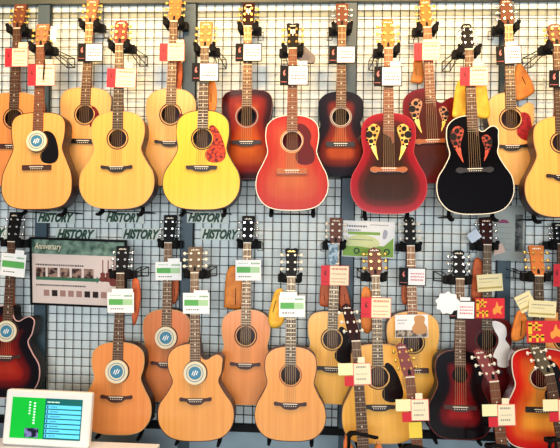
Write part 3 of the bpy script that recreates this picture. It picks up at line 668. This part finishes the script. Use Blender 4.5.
# ------------------------------------------------------------------ cards
def frame_at(x, y, d, rot=0):
    return Matrix.Translation(P(x, y, d)) @ Matrix.Rotation(-R(rot), 4, 'Y')
def strokes(mb, x0, x1, z, hgt, y, step=.006, rnd=random):
    x = x0
    while x < x1 - .002:
        wd = step * (.45 + .5 * rnd.random()); mb.quadbox(x, min(x + wd, x1), y - .0004, y, z - hgt / 2, z + hgt / 2); x += wd + step * .35
def rows(parent, mat, lst, y, rnd=random):
    for (x0, x1, z, hgt, step) in lst:
        mb = MB(); strokes(mb, x0, x1, z, hgt, y, step, rnd); part('text_line', mb, mat, parent)
def card(kind, x0, y0, x1, y1, label, d, rot=0, flap=None, tab=None, neckd=None):
    """x0..x1 overall in photo pixels; flap = x where flap ends"""
    cx, cy = (x0 + x1) / 2, (y0 + y1) / 2; m = mpp(cx, cy, d)
    o = thing('price_card', label, 'card', frame_at(cx, cy, d, rot))
    W, H = (x1 - x0) * m, (y1 - y0) * m; xl, xr = -W / 2, W / 2
    T = -.0015
    if kind in 'kr':
        xf = (flap - cx) * m
        fm = BLACK if kind == 'k' else RED
        fo = part('card_flap', MB().quadbox(xl, xf, T, .0, -H / 2, H / 2), fm, o, 'black flap with small pink mark' if kind == 'k' else 'red flap with small dark mark')
        px_ = (xl + xf) / 2; lm = MB()
        pts = closed_curve([(px_ - .006, -.002), (px_ - .002, .012), (px_ + .006, .016), (px_ + .002, .004), (px_ + .007, -.006), (px_, -.014)], 3)
        lm.prism([(x, z + H * .12) for x, z in pts[::-1]], T - .0006, T)
        fm2 = PINKEDGE if kind == 'k' else plain('dark_red_ink', (110, 10, 24), .6)
        part('flap_mark', lm, fm2, fo); rows(fo, fm2, [(xl + .006, xf - .006, -H * .32, .003, .006)], T)
        co = part('card_sheet', MB().quadbox(xf, xr, T - .0006, 0, -H / 2, H / 2), BLACK if kind == 'k' else PINKEDGE, o)
        b = .0052 if kind == 'k' else .003
        part('card_face', MB().quadbox(xf + (.001 if kind == 'k' else b), xr - b, T - .0012, T - .0006, -H / 2 + b, H / 2 - b), WHITE if kind == 'k' else CREAM, co)
        tx = MB(); rr = random.Random(label)
        y = T - .0012
        if kind == 'k':
            rows(co, REDINK, [(xf + .014, xr - .012, H * z, hh, .009) for z, hh in ((.17, .006), (.0, .006), (-.17, .007))], y, rr)
        else:
            rows(co, plain('rose_ink', (214, 96, 80), .7), [(xf + .012, xr - .012, H * .33, .010, .007), (xf + .010, xr - .014, H * .08, .004, .007), (xf + .010, xr - .014, -H * .16, .004, .006), (xf + .010, xr - .02, -H * .32, .004, .006)], y, rr)
    elif kind == 'g':
        co = part('card_sheet', MB().quadbox(xl, xr, T, 0, -H / 2, H / 2), WHITE, o)
        part('green_band', MB().quadbox(xl + W * .05, xl + W * .58, T - .0004, T, -H * .12, H * .17), GREEN, co)
        part('green_band', MB().quadbox(xl + W * .58, xr - W * .05, T - .0004, T, -H * .12, H * .17), LGREEN if rot >= 0 else GREEN, co)
        tx = MB(); rr = random.Random(label); rows(co, DARKINK, [(xl + W * .12, xl + W * .62, -H * .31, .005, .012)], T, rr)
        rows(co, plain('mid_green_print', (84, 150, 84), .6), [(xl + W * .62, xr - W * .06, H * .33, .009, .006), (xl + W * .10, xl + W * .5, H * .34, .003, .006)], T, rr)
    elif kind == 'b':
        co = part('card_sheet', MB().quadbox(xl, xr, T, 0, -H / 2, H / 2), BEIGE, o)
        part('print_band', MB().quadbox(xl + .004, xr - .004, T - .0004, T, -H * .34, -H * .24), plain('olive_ink', (180, 160, 84), .7), co)
        tx = MB(); rr = random.Random(label); rows(co, GREYINK, [(xl + W * .1, xr - W * .12, H * .25, .006, .008), (xl + W * .1, xr - W * .4, H * .05, .003, .006)], T, rr)
    elif kind == 'y':
        co = part('card_sheet', MB().quadbox(xl, xr, T, 0, -H / 2, H / 2), RED, o)
        part('yellow_markings', MB().quadbox(xl + W * .04, xl + W * .14, T - .0005, T, -H * .1, H * .42)
             .quadbox(xl + W * .04, xl + W * .40, T - .0005, T, H * .26, H * .34).quadbox(xl + W * .22, xl + W * .28, T - .0005, T, H * .05, H * .46)
             .quadbox(xl + W * .18, xl + W * .36, T - .0005, T, H * .06, H * .14)
             .quadbox(xl + W * .05, xl + W * .12, T - .0005, T, -H * .44, -H * .14).quadbox(xl + W * .05, xl + W * .44, T - .0005, T, -H * .26, -H * .18)
             .quadbox(xl + W * .24, xl + W * .30, T - .0005, T, -H * .46, -H * .10).quadbox(xl + W * .36, xl + W * .44, T - .0005, T, -H * .42, -H * .12), YELLOW, co)
        c = closed_curve([(xl + W * .60, -H * .05), (xl + W * .68, H * .05), (xl + W * .74, H * .34), (xl + W * .80, H * .10), (xl + W * .95, H * .12), (xl + W * .86, -H * .08), (xl + W * .90, -H * .30), (xl + W * .76, -H * .2), (xl + W * .64, -H * .32)], 3)
        part('yellow_burst', MB().prism(c[::-1], T - .0005, T), plain('amber_print', (250, 160, 60), .6), co)
    if tab:
        tx0, ty0, tx1, ty1 = [v for v in tab]
        a0, a1 = (tx0 - cx) * m, (tx1 - cx) * m; b0, b1 = (cy - ty1) * m, (cy - ty0) * m
        part('card_tab', MB().quadbox(a0, a1, T + .0005, .0, b0, b1), WHITE if kind != 'r' else PINKEDGE, o)
        if kind == 'r': part('tab_face', MB().quadbox(a0 + .003, a1 - .003, T, T + .0005, b0 + .003, b1), CREAM, o)
    return o
def gcard(key, kind, x0, y0, x1, y1, desc, **kw):
    d = axis_at(key, (y0 + y1) / 2)[1] + .022
    card(kind, x0, y0, x1, y1, desc + ' on neck of ' + GUITARS[key]['short'], d, **kw)
KW = 'black and white price card'; RC = 'red and cream price card'; GC = 'white price card with green band'
gcard('A1', 'r', 5, 48.5, 28, 66.5, RC, flap=12, tab=(18, 43, 28, 48.5))
gcard('A2', 'k', 78, 43.5, 103, 61.5, KW, flap=86)
gcard('A3', 'r', 159.5, 43.5, 184.5, 61, RC, flap=167.5, tab=(176, 40, 184, 43.5))
gcard('A4', 'k', 235.5, 43.5, 262, 61.5, KW, flap=243.5)
gcard('A5', 'k', 329, 46, 355.5, 63.5, KW, flap=337)
gcard('A6', 'r', 414, 43, 440, 60.5, RC, flap=422, tab=(422, 39.5, 438, 43))
gcard('A7', 'k', 496, 45.5, 521.5, 64.5, KW, flap=504.5, tab=(506, 41.5, 518, 45.5), rot=3)
gcard('B1', 'r', 28, 65, 55, 85.5, RC, flap=36, tab=(44, 60, 53, 65))
gcard('B2', 'r', 107, 69, 136, 87.5, RC, flap=115.5, tab=(123.5, 62.5, 133, 69), rot=-2)
gcard('B3', 'k', 192, 63, 219, 81.5, KW, flap=200)
gcard('B4', 'k', 280, 65.5, 308.5, 85.5, KW, flap=288.5, tab=(298, 61, 307, 65.5))
gcard('B5', 'k', 374, 66.5, 402, 86.5, KW, flap=382, tab=(390, 61.5, 400, 66.5))
gcard('B6', 'r', 460, 67, 488, 86, RC, flap=469.5, tab=(472, 61, 484, 67))
card('k', 549, 70, 582, 88, 'black and white price card at upper right edge, on the honey guitar', .31, flap=559)
gcard('C1', 'g', 1, 254, 25.5, 276, GC, rot=-5, tab=(14, 250, 23, 256))
gcard('C2', 'g', 155.5, 262, 181.5, 280, GC, rot=1, tab=(168, 258.5, 180, 263))
gcard('C3', 'g', 235.5, 260, 261, 280.5, GC, rot=1)
gcard('D1', 'g', 107.5, 292.5, 134, 312.5, GC, rot=1, tab=(112, 289, 133, 293.5))
gcard('D2', 'g', 183, 293, 209.5, 313.5, GC, rot=1, tab=(194, 290.5, 208, 294))
gcard('D3', 'g', 279, 295.5, 305, 317, GC, rot=1, tab=(280, 292, 297, 296))
gcard('C4', 'r', 321, 265.5, 349, 285.5, RC, flap=329.5)
gcard('D4', 'r', 361, 297.5, 391, 318, RC, flap=371)
gcard('C5', 'k', 399, 267.5, 426, 286, KW, flap=408)
gcard('D5', 'k', 449.5, 300.5, 475, 319.5, KW, flap=457, tab=(460, 297, 470, 300.5))
card('b', 477, 274, 502.5, 291.5, 'beige price card tilted on neck of the wine-red guitar', .155, rot=5)
card('y', 475, 298, 504.5, 318.5, 'red sale card with yellow lettering beside the black and white card, lower wall', .185, rot=1)
card('b', 528.5, 300.5, 556, 317.5, 'beige price card on neck of the orange and red burst guitar', .325, rot=-2)
card('b', 517, 293, 534, 311, 'pale beige paper tag tilted above the orange pouch, lower right', .31, rot=28)
card('y', 526.5, 320.5, 566, 343, 'red sale card with yellow lettering above the orange and red burst guitar', .330, rot=2)
card('r', 553.5, 264, 575, 287, 'small black and red price card at lower right edge', .165, flap=560)
# photo card on guitar C5
o = thing('photo_card', 'white card showing a guitar photo on the yellow-topped guitar', 'card', frame_at(411.5, 326, .165, 2))
m = mpp(411, 326, .165)
sh = part('card_sheet', MB().quadbox(-16.5 * m, 16.5 * m, -.0015, 0, -11.5 * m, 11.5 * m), WHITE, o)
part('photo_ground', MB().quadbox(-16 * m, 16 * m, -.0019, -.0015, -11 * m, -4 * m), blotch('photo_brown', (90, 74, 62), (190, 172, 150), 40), sh)
gb = MB().prism([(p[0] * .20 + 8 * m, p[1] * .20 - 8 * m) for p in body_outline(.40, .29, .25, .5, 'std')], -.0023, -.0019)
go = part('pictured_guitar', gb.quadbox(7.2 * m, 8.8 * m, -.0025, -.0019, -1 * m, 9 * m), plain('pictured_wood', (206, 150, 90), .6), sh)
rows(sh, GREYINK, [(-14 * m, -4 * m, 6 * m, .006, .006), (-14 * m, -7 * m, 3 * m, .004, .006)], -.0015)
# scalloped white card
sc = [((10.2 + .9 * math.cos(9 * a)) * .0055 * math.cos(a), (10.2 + .9 * math.cos(9 * a)) * .0055 * math.sin(a)) for a in [2 * math.pi * i / 72 for i in range(72)]]
o = part('scalloped_card', MB().prism(sc, -.0015, 0), WHITE, None); o.matrix_world = frame_at(447.5, 303, .332, 8) @ Matrix.Diagonal((1.0, 1, .95, 1)); tag(o, 'white scalloped round card left of the black and white card, lower wall', 'card')
m = mpp(474, 236, .13)
o = part('paper_tag', MB().quadbox(-6 * m, 6 * m, -.0015, 0, -5 * m, 5 * m), plain('pale_blue_paper', (214, 224, 234), .6), None); o.matrix_world = frame_at(474, 236, .13, 35); tag(o, 'pale tilted paper tag on the headstock of the wine-red guitar', 'card')
o = part('paper_tag', MB().prism([(-.03, -.03), (.035, -.01), (.015, .04), (-.02, .02)], -.0015, 0), plain('pinkish_paper', (206, 176, 160), .7), None); o.matrix_world = frame_at(499, 250, .10); tag(o, 'pinkish paper scrap right of the wine-red guitar headstock', 'card')
o = part('paper_tag', MB().quadbox(-.016, .016, -.0015, 0, -.045, .04), WHITE, None); o.matrix_world = frame_at(53.5, 34, .26, -3); tag(o, 'small white tag beside the pale headstock, upper left', 'card')
gw = closed_curve([(-.035, .05), (-.01, .055), (.045, .01), (.07, -.015), (.065, -.045), (.03, -.05), (-.02, -.03), (-.038, .0)], 3)
o = part('grey_tag', MB().prism(gw, -.008, .008), plain('grey_felt', (128, 118, 112), .9), None); o.matrix_world = frame_at(302, 54, .232); tag(o, 'grey soft tag behind the neck of the pinkish red guitar', 'tag')
cl = closed_curve([(-.03, .06), (.0, .05), (.02, .06), (.03, .01), (.02, -.05), (-.01, -.06), (-.032, -.03), (-.02, .01)], 3)
o = part('cloth_wrap', MB().prism(cl, -.006, .006), blotch('pale_blue_cloth', (96, 124, 140), (178, 196, 204), 50, .8), None); o.matrix_world = frame_at(333, 254, .135); tag(o, 'pale blue cloth strip around neck of back guitar with black pickguard', 'cloth')
# cards of the leaning guitars
def ecard(key, yc, ox, short):
    x, d = axis_at(key, yc); d += .035; m = mpp(x, yc, d)
    o = thing('price_card', 'pale yellow, cream and red price card on neck of ' + short, 'card', frame_at(x + ox, yc, d, 3))
    part('yellow_tag', MB().quadbox(-16 * m, -.5 * m, -.0012, 0, -1 * m, 11 * m), plain('pale_yellow_paper', (250, 240, 180), .7, var=.02), o)
    cs = part('card_sheet', MB().quadbox(-1 * m, 17 * m, -.0024, -.0012, -11 * m, 11 * m), PINKEDGE, o)
    part('card_face', MB().quadbox(-.3 * m, 16.3 * m, -.003, -.0024, -10.2 * m, 10.4 * m), CREAM, cs)
    part('red_tag', MB().quadbox(-10 * m, -.5 * m, -.0012, 0, -12 * m, -2 * m), RED, o)
    rows(cs, GREYINK, [(2 * m, 12 * m, 7 * m, .008, .007), (2 * m, 13 * m, 0, .003, .006), (2 * m, 12 * m, -5 * m, .007, .008)], -.003, random.Random(short))
    part('card_tab', MB().quadbox(4 * m, 11 * m, -.0012, 0, 11 * m, 17 * m), CREAM, o)
ecard('E1', 374, -4, 'leftmost leaning guitar'); ecard('E2', 410, -1.5, 'red-headed leaning guitar')
ecard('E3', 415, .5, 'leaning guitar between burst guitars'); ecard('E4', 410, 3, 'rightmost leaning guitar')
x, d = axis_at('E2', 430); m = mpp(x, 430, d + .03)
o = part('yellow_label', MB().quadbox(-6.5 * m, 6.5 * m, -.001, .0, -8 * m, 8 * m), plain('yellow_paper', (246, 212, 70), .7), None); o.matrix_world = frame_at(x, 430, d + .03, 4); tag(o, 'yellow label around neck of the red-headed leaning guitar', 'label')
# ------------------------------------------------------------------ leather pouches behind the necks
OR1 = blotch('leather_orange', (206, 112, 36), (236, 142, 46), 22, .6, .3, .7); OR2 = blotch('leather_rust', (168, 72, 26), (206, 98, 40), 22, .6, .3, .7)
YL1 = blotch('leather_yellow', (226, 160, 28), (250, 196, 54), 20, .6, .3, .7)
def pouch(pts, mat, d, label, slit=None, th=.020):
    xs = [p[0] for p in pts]; ys = [p[1] for p in pts]; cx, cy = sum(xs) / len(xs), sum(ys) / len(ys); m = mpp(cx, cy, d)
    loc = [((x - cx) * m, (cy - y) * m) for x, y in pts]
    area_ = sum(loc[i][0] * loc[(i + 1) % len(loc)][1] - loc[(i + 1) % len(loc)][0] * loc[i][1] for i in range(len(loc)))
    if area_ < 0: loc = loc[::-1]
    c = closed_curve(loc, 4)
    o = thing('leather_pouch', label, 'pouch', Matrix.Translation(P(cx, cy, d)))
    mb = MB(); rings = []
    for y, s in ((-th * .5, .78), (-th * .38, .92), (-th * .1, 1.0), (th * .3, .98), (th * .5, .86)): rings.append([(x * s, y, z * s) for x, z in c])
    mb.loft(rings); part('pouch_body', mb, mat, o, smooth=True)
    st = MB(); zz = [p[1] for p in loc]; H = max(zz) - min(zz)
    st.tube([(-.002, -th * .52, H * .1), (.0, -th * .54, -H * .18)], .0016, 6) if slit is None else st.tube([((a - cx) * m, -th * .54, (cy - b) * m) for a, b in slit], .002, 6)
    part('cord', st, RUBBER, o)
pouch([(175.5, 60), (181, 61), (182.5, 75), (180.5, 92), (176, 93), (175, 76)], OR2, .068, 'rust leather pouch right of the neck of the pale-headed guitar')
pouch([(208, 82), (215, 83), (217, 97), (215.5, 111), (209, 112), (206, 97)], OR1, .235, 'orange leather pouch behind the neck of the bright yellow guitar')
pouch([(414, 60), (422, 60), (423, 82), (411, 82), (411.5, 79), (413.5, 69)], OR1, .068, 'orange leather pouch left of the dark red cutaway guitar neck')
pouch([(457, 82), (468, 80), (484, 82), (488, 100), (489, 118), (470, 117), (454, 118), (453, 108)], YL1, .215, 'large yellow leather pouch behind the neck of the black guitar')
pouch([(515.5, 66), (522, 65), (529, 76), (534, 88), (533, 94), (519.5, 101), (514.5, 95)], OR1, .068, 'orange leather pouch with black slit right of the crimson-pickguard guitar neck', slit=[(521, 77), (525, 85)])
pouch([(231, 266), (238, 268), (243, 276), (243.5, 306), (226, 308), (224.5, 303), (226, 276)], OR1, .068, 'tall orange leather pouch left of a neck on lower wall', slit=[(236, 288), (236, 305)])
pouch([(276, 290), (283, 290), (285, 308), (283, 324), (272, 328), (268.5, 318), (272, 300)], YL1, .24, 'yellow leather pouch left of the orange-brown open-hole guitar neck', slit=[(276, 300), (273, 312)])
pouch([(132, 281), (138, 280), (140.5, 295), (139, 312), (135, 325), (132.5, 320), (133, 300)], OR2, .245, 'long rust leather pouch right of neck near the framed poster')
pouch([(172.5, 280), (178, 280), (178.5, 293), (175.5, 303), (172, 301)], OR2, .068, 'small rust leather pouch on the back guitar with blue hole disc')
pouch([(321, 284), (330, 284), (331, 305), (321, 306), (319.5, 300)], OR2, .068, 'rust leather pouch left of the neck of the back black-pickguard guitar')
pouch([(340, 285), (345, 284), (350, 300), (349.5, 306), (340, 308)], OR2, .068, 'rust leather pouch right of the neck of the back black-pickguard guitar')
pouch([(362, 289), (369, 288), (373, 300), (372, 330), (363, 331), (361, 310)], OR1, .240, 'orange leather pouch left of the lower front black-pickguard guitar neck')
pouch([(402, 284), (408, 285), (408, 303), (403, 304), (401.5, 296)], OR2, .068, 'small rust leather pouch left of the guitar wearing the photo card')
pouch([(474, 259), (481, 260), (484, 275), (484, 302), (473, 302), (471.5, 285)], OR2, .068, 'rust leather pouch left of the wine-red guitar neck')
pouch([(517, 312), (524, 312), (528, 326), (524, 338), (514, 342), (511.5, 334)], OR1, .235, 'orange leather pouch left of the orange and red burst guitar neck', slit=[(521, 320), (520, 336)])

# ------------------------------------------------------------------ HISTORY strips on the grid
PALE = plain('pale_strip', (204, 216, 208), .6, var=.03)
for (x0, y0, x1, y1, lab) in ((37, 212, 75, 223, 'left of three in the upper line'), (105, 212, 144, 223, 'middle of three in the upper line'), (187, 212, 229, 223, 'right of three in the upper line'),
                         (56, 228.5, 96, 240, 'left of three in the lower line'), (122, 228.5, 161, 240, 'middle of three in the lower line'), (201, 228.5, 240, 240, 'right of three in the lower line'), (-33, 227, 7, 239, 'cut by the left edge')):
    d = .030; m = mpp((x0 + x1) / 2, 225, d)
    o = thing('name_strip', 'pale strip lettered HISTORY in green italics, ' + lab, 'sign', frame_at((x0 + x1) / 2, (y0 + y1) / 2, d, -.5))
    part('strip', MB().quadbox(-(x1 - x0) / 2 * m, (x1 - x0) / 2 * m, -.0015, 0, -(y1 - y0) / 2 * m, (y1 - y0) / 2 * m), PALE, o)
    link('lettering', text_mesh('lettering', 'HISTORY', (x1 - x0 - 2) * m, (y1 - y0 - 1.6) * m, DGREEN, -.002, .40, .06), o)

# ------------------------------------------------------------------ framed poster (tilted forward at the top)
TL, TR, BL, BR = P(28, 237, .075), P(127, 240, .075), P(33.5, 304, .040), P(127, 308.5, .040)
def quad_frame(TL, TR, BL, BR):
    X = (TR - TL + BR - BL).normalized(); Z0 = (TL - BL + TR - BR); Z = (Z0 - X * Z0.dot(X)).normalized(); Y = Z.cross(X)
    c = (TL + TR + BL + BR) / 4
    return Matrix.Translation(c) @ Matrix((X, Y, Z)).transposed().to_4x4(), ((TR - TL).length + (BR - BL).length) / 2, ((TL - BL).length + (TR - BR).length) / 2
mw, W, H = quad_frame(TL, TR, BL, BR)
o = thing('framed_poster', 'black-framed poster with green header and rows of small photos, left wall', 'poster', mw)
fr = .012
part('frame', MB().quadbox(-W / 2, W / 2, -.012, .004, H / 2 - fr, H / 2).quadbox(-W / 2, W / 2, -.012, .004, -H / 2, -H / 2 + fr).quadbox(-W / 2, -W / 2 + fr, -.012, .004, -H / 2 + fr, H / 2 - fr).quadbox(W / 2 - fr, W / 2, -.012, .004, -H / 2 + fr, H / 2 - fr), BLACK, o)
sh = part('poster_sheet', MB().quadbox(-W / 2 + fr, W / 2 - fr, -.006, .002, -H / 2 + fr, H / 2 - fr), plain('poster_cream', (240, 218, 204), .35, var=.05, scale=6), o)
part('header_picture', MB().quadbox(-W / 2 + fr, W / 2 - fr, -.0066, -.006, H * .26, H / 2 - fr), blotch('forest_print', (30, 66, 50), (140, 168, 146), 22, .4, .35, .7), sh)
t = link('lettering', text_mesh('lettering', 'Anniversary', W * .28, H * .12, CREAM, 0, .2, .01), sh); t.location = (-W * .31, -.0072, H * .36)
rows(sh, DARKINK, [(-W * .44, W * .06, H * .10, .010, .012), (-W * .44, W * .08, -H * .20, .009, .012)], -.006)
PH = blotch('photo_print', (54, 30, 26), (170, 136, 116), 35, .4)
for k in range(5): part('picture', MB().quadbox(-W * .44 + k * W * .125, -W * .44 + k * W * .125 + W * .10, -.0072, -.006, -H * .08, H * .06), PH, sh)
part('green_arrow', MB().prism([(-W * .44, -H * .125), (W * .19, -H * .125), (W * .19, -H * .15), (W * .23, -H * .095), (W * .19, -H * .045), (W * .19, -H * .075), (-W * .44, -H * .075)], -.0066, -.006), plain('arrow_green', (60, 116, 84), .5), sh)
for k, c in enumerate((0, 1, 0, 0, 0, 1, 1, 0)):
    x = -W * .36 + k * W * .085
    part('picture', MB().quadbox(x, x + W * .058, -.0072, -.006, -H * .36, -H * .27), plain('icon_dark', (50, 38, 34), .5) if c else plain('icon_mauve', (176, 132, 120), .5), sh)
for x, s in ((W * .255, .26), (W * .31, .26), (W * .37, .33)):
    ol = [(p[0] * s * .55 + x, p[1] * s * .55 - H * .12 - (H * .06 if s > .3 else 0)) for p in body_outline(.30, .2, .17, .38, 'std')]
    part('pictured_guitar', MB().prism(ol, -.0066, -.006).quadbox(x - .003, x + .003, -.0066, -.006, -H * .0, H * .20), plain('pictured_red', (128, 52, 40), .5), sh)
# green leaflet
mw, W, H = quad_frame(P(343.5, 220, .034), P(395, 222.5, .034), P(341.5, 256.5, .034), P(394, 258, .034))
o = thing('leaflet', 'white and green leaflet behind the brown headstock on lower wall', 'poster', mw)
sh = part('sheet', MB().quadbox(-W / 2, W / 2, -.0015, 0, -H / 2, H / 2), WHITE, o)
GG = plain('leaf_green', (134, 178, 62), .6)
part('green_field', MB().quadbox(-W / 2 + .004, W / 2 - .004, -.0021, -.0015, -H / 2 + .004, -H * .18).quadbox(-W * .40, W * .22, -.0021, -.0015, H * .12, H * .20).prism([(W * .3, -H * .18), (W * .48, -H * .18), (W * .48, H * .06)], -.0021, -.0015), GG, sh)
part('yellow_field', MB().prism(closed_curve([(-W * .42, -H * .2), (-W * .4, H * .0), (-W * .2, H * .12), (W * .1, H * .06), (W * .22, -H * .12), (W * .1, -H * .24), (-W * .2, -H * .2)], 3), -.0026, -.0021), plain('pale_lime', (222, 228, 160), .6), sh)
rows(sh, plain('slate_ink', (96, 100, 108), .7), [(-W * .42, -W * .04, H * .35, .010, .012), (-W * .40, -W * .16, H * .24, .008, .010), (W * .02, W * .38, H * .40, .004, .008)], -.0015)
rows(sh, plain('slate_ink', (96, 100, 108), .7), [(-W * .36, W * .08, -H * .02, .004, .012)], -.0026)
for x in (-W * .22, W * .36):
    part('printed_note', MB().ring(x, -H * .33, .010, .018, -.0032, -.0021, 16), DGREEN, sh)
part('printed_pen', MB().prism(closed_curve([(W * .30, H * .28), (W * .36, H * .22), (W * .34, H * .05), (W * .28, H * .02), (W * .27, H * .16)], 3)[::-1], -.0026, -.0015), plain('pen_grey', (176, 176, 184), .6), sh)
# grey leaflet with a dark picture strip
mw, W, H = quad_frame(P(477, 205, .034), P(525, 206, .034), P(477, 260, .034), P(524, 261, .034))
o = thing('leaflet', 'grey leaflet with dark vertical picture strip below the black guitar', 'poster', mw)
sh = part('sheet', MB().quadbox(-W / 2, W / 2, -.0015, 0, -H / 2, H / 2), plain('grey_paper', (158, 166, 160), .6), o)
part('picture_strip', MB().quadbox(W * .30, W * .46, -.0021, -.0015, -H * .33, H * .34), blotch('strip_print', (40, 46, 48), (100, 104, 100), 30), sh)
rows(sh, plain('soft_ink', (120, 126, 122), .7), [(-W * .1, W * .22, H * (.10 - .1 * k), .003, .010) for k in range(5)], -.0015)
part('magenta_mark', MB().prism([(-W * .08, H * .18), (W * .18, H * .18), (W * .12, H * .24), (W * .02, H * .25)], -.0021, -.0015), plain('plum_ink', (140, 60, 100), .7), sh)

# ------------------------------------------------------------------ counter and the white screen on it
dS = .62
mw, W, H = quad_frame(P(5.5, 389, dS), P(91, 393, dS), P(3.5, 444, dS + .03), P(90, 448.5, dS + .03))
o = thing('display_screen', 'white-framed display screen with green and blue menu, lower left corner', 'screen', mw)
part('casing', MB().bevbox(-W / 2, W / 2, -.004, .03, -H / 2, H / 2, .012), plain('white_casing', (240, 238, 226), .35, var=.02), o)
part('rear_foot', MB().loft([[(-.05, .028, H * .1), (.05, .028, H * .1), (.05, .034, H * .1), (-.05, .034, H * .1)], [(-.05, .050, -H / 2), (.05, .050, -H / 2), (.05, .056, -H / 2), (-.05, .056, -H / 2)]]), plain('white_casing', (240, 238, 226)), o)
def sx(px): return (px - 47.5) / 86 * W
x0, x1, zt, zb2 = -W / 2 + W * .085, W / 2 - W * .10, H * .37, -H * .37
sc = part('screen_left', MB().quadbox(x0, x0 + W * .385, -.006, -.004, zb2, zt), plain('screen_green', (8, 180, 50), .3, emit=.32, var=.01), o)
s2 = part('screen_right', MB().quadbox(x0 + W * .385, x1, -.006, -.004, zb2, zt), plain('screen_teal', (14, 92, 88), .3, emit=.4, var=.01), o)
hh = (zt - zb2)
for k in range(7):
    z = zt - hh * (.16 + .118 * k)
    part('menu_row', MB().quadbox(x0 + W * .40, x1 - W * .01, -.0068, -.006, z - hh * .088, z), plain('screen_blue', (92, 196, 232), .3, emit=.55, var=.01), s2)
tx = MB()
for k in range(7):
    z = zt - hh * (.16 + .118 * k) - hh * .044; tx.quadbox(x0 + W * .41, x0 + W * .425, -.0074, -.0068, z - .006, z + .006); strokes(tx, x0 + W * .45, x0 + W * (.53 + .02 * (k % 3)), z, .004, -.0068, .005)
part('menu_lines', tx, plain('navy_print', (20, 70, 110), .5), s2)
rows(s2, plain('screen_white', (220, 250, 230), .3, emit=.5), [(x0 + W * .41, x0 + W * .55, zt - hh * .09, .005, .006)], -.006)
tx = MB()
for k in range(8): tx.quadbox(x0 + W * .255, x0 + W * .255 + .009, -.0065, -.006, zt - hh * (.12 + .07 * k) - .006, zt - hh * (.12 + .07 * k) + .001)
for k in range(5): tx.quadbox(x0 + W * .20, x0 + W * .20 + .008, -.0065, -.006, zt - hh * (.10 + .07 * k) - .005, zt - hh * (.10 + .07 * k) + .001)
part('screen_markings', tx, plain('screen_white', (220, 250, 230), .3, emit=.5), o)
part('thumbnail', MB().quadbox(x0 + W * .17, x0 + W * .33, -.0066, -.006, zb2 + hh * .03, zb2 + hh * .26), blotch('thumb_print', (14, 18, 40), (130, 130, 190), 40), o)
zc = (mw @ Vector((0, 0, -H / 2))).z - .008
xl, xr = P(-40, 444, .55).x, P(166, 440, .45).x
o = thing('display_counter', 'white-topped low counter with red stripe below the display screen', 'counter', Matrix.Translation(((xl + xr) / 2, -.5, 0)))
hw_ = (xr - xl) / 2
part('counter_top', MB().quadbox(-hw_, hw_, -.26, -.06, zc - .022, zc), plain('counter_white', (244, 242, 242), .4), o)
part('counter_body', MB().quadbox(-hw_ + .01, hw_ - .01, -.24, -.07, 0, zc - .022), plain('counter_side', (214, 208, 208), .5), o)
part('red_stripe', MB().quadbox(-hw_ + .01, hw_ - .01, -.2425, -.24, zc - .06, zc - .035), plain('stripe_red', (170, 40, 36), .5), o)

# ------------------------------------------------------------------ floor stands under the leaning guitars
for key in ('E1', 'E2', 'E3', 'E4'):
    g = GUITARS[key]; mw = g['mw']; base = mw @ Vector((0, 0, 0)); yk = {'E1': 434, 'E2': 447, 'E3': 446, 'E4': 440}[key]
    x, d = axis_at(key, yk); p = P(x, yk, d)
    o = thing('guitar_stand', 'black tubular floor stand with curved yoke holding the ' + g['short'], 'stand', Matrix.Translation((p.x, p.y, 0)))
    zy = p.z
    part('upright', MB().tube([(0, .055, .05), (0, .055, zy - .01)], .010, 8), BLACK, o, smooth=True)
    part('yoke', MB().tube([(0, .055, zy - .012), (-.055, .050, zy - .014), (-.066, .02, zy - .012), (-.064, -.015, zy - .002)], .008, 8)
         .tube([(-.064, -.015, zy - .075), (-.064, -.02, zy - .01), (-.052, -.026, zy + .008), (-.03, -.028, zy + .012), (.02, -.028, zy + .004), (.058, -.026, zy - .004), (.070, -.02, zy - .006)], [.0085, .0085, .0085, .0085, .0085, .009, .007], 8), RUBBER, o, smooth=True)
    bz = max(base.z - .02, .03)
    part('cradle', MB().tube([(-.09, -.06, bz + .02), (-.09, -.02, bz - .012), (-.09, .05, bz - .012), (.09, .05, bz - .012), (.09, -.02, bz - .012), (.09, -.06, bz + .02)], .009, 8), RUBBER, o, smooth=True)
    for (lx, ly) in ((-.12, -.14), (.12, -.14), (0, .2)):
        part('leg', MB().tube([(0, .055, .12), (lx, ly, .012)], .009, 8), BLACK, o, smooth=True)

o = part('pen', MB().tube([(0, 0, .045), (0, 0, .03), (0, 0, -.055), (0, 0, -.068)], [.002, .0038, .0038, .001], 8), BLACK, None); o.matrix_world = frame_at(44, 68, .32, -4); tag(o, 'slim black pen hanging over the card of the black-pickguard guitar, upper left', 'pen')
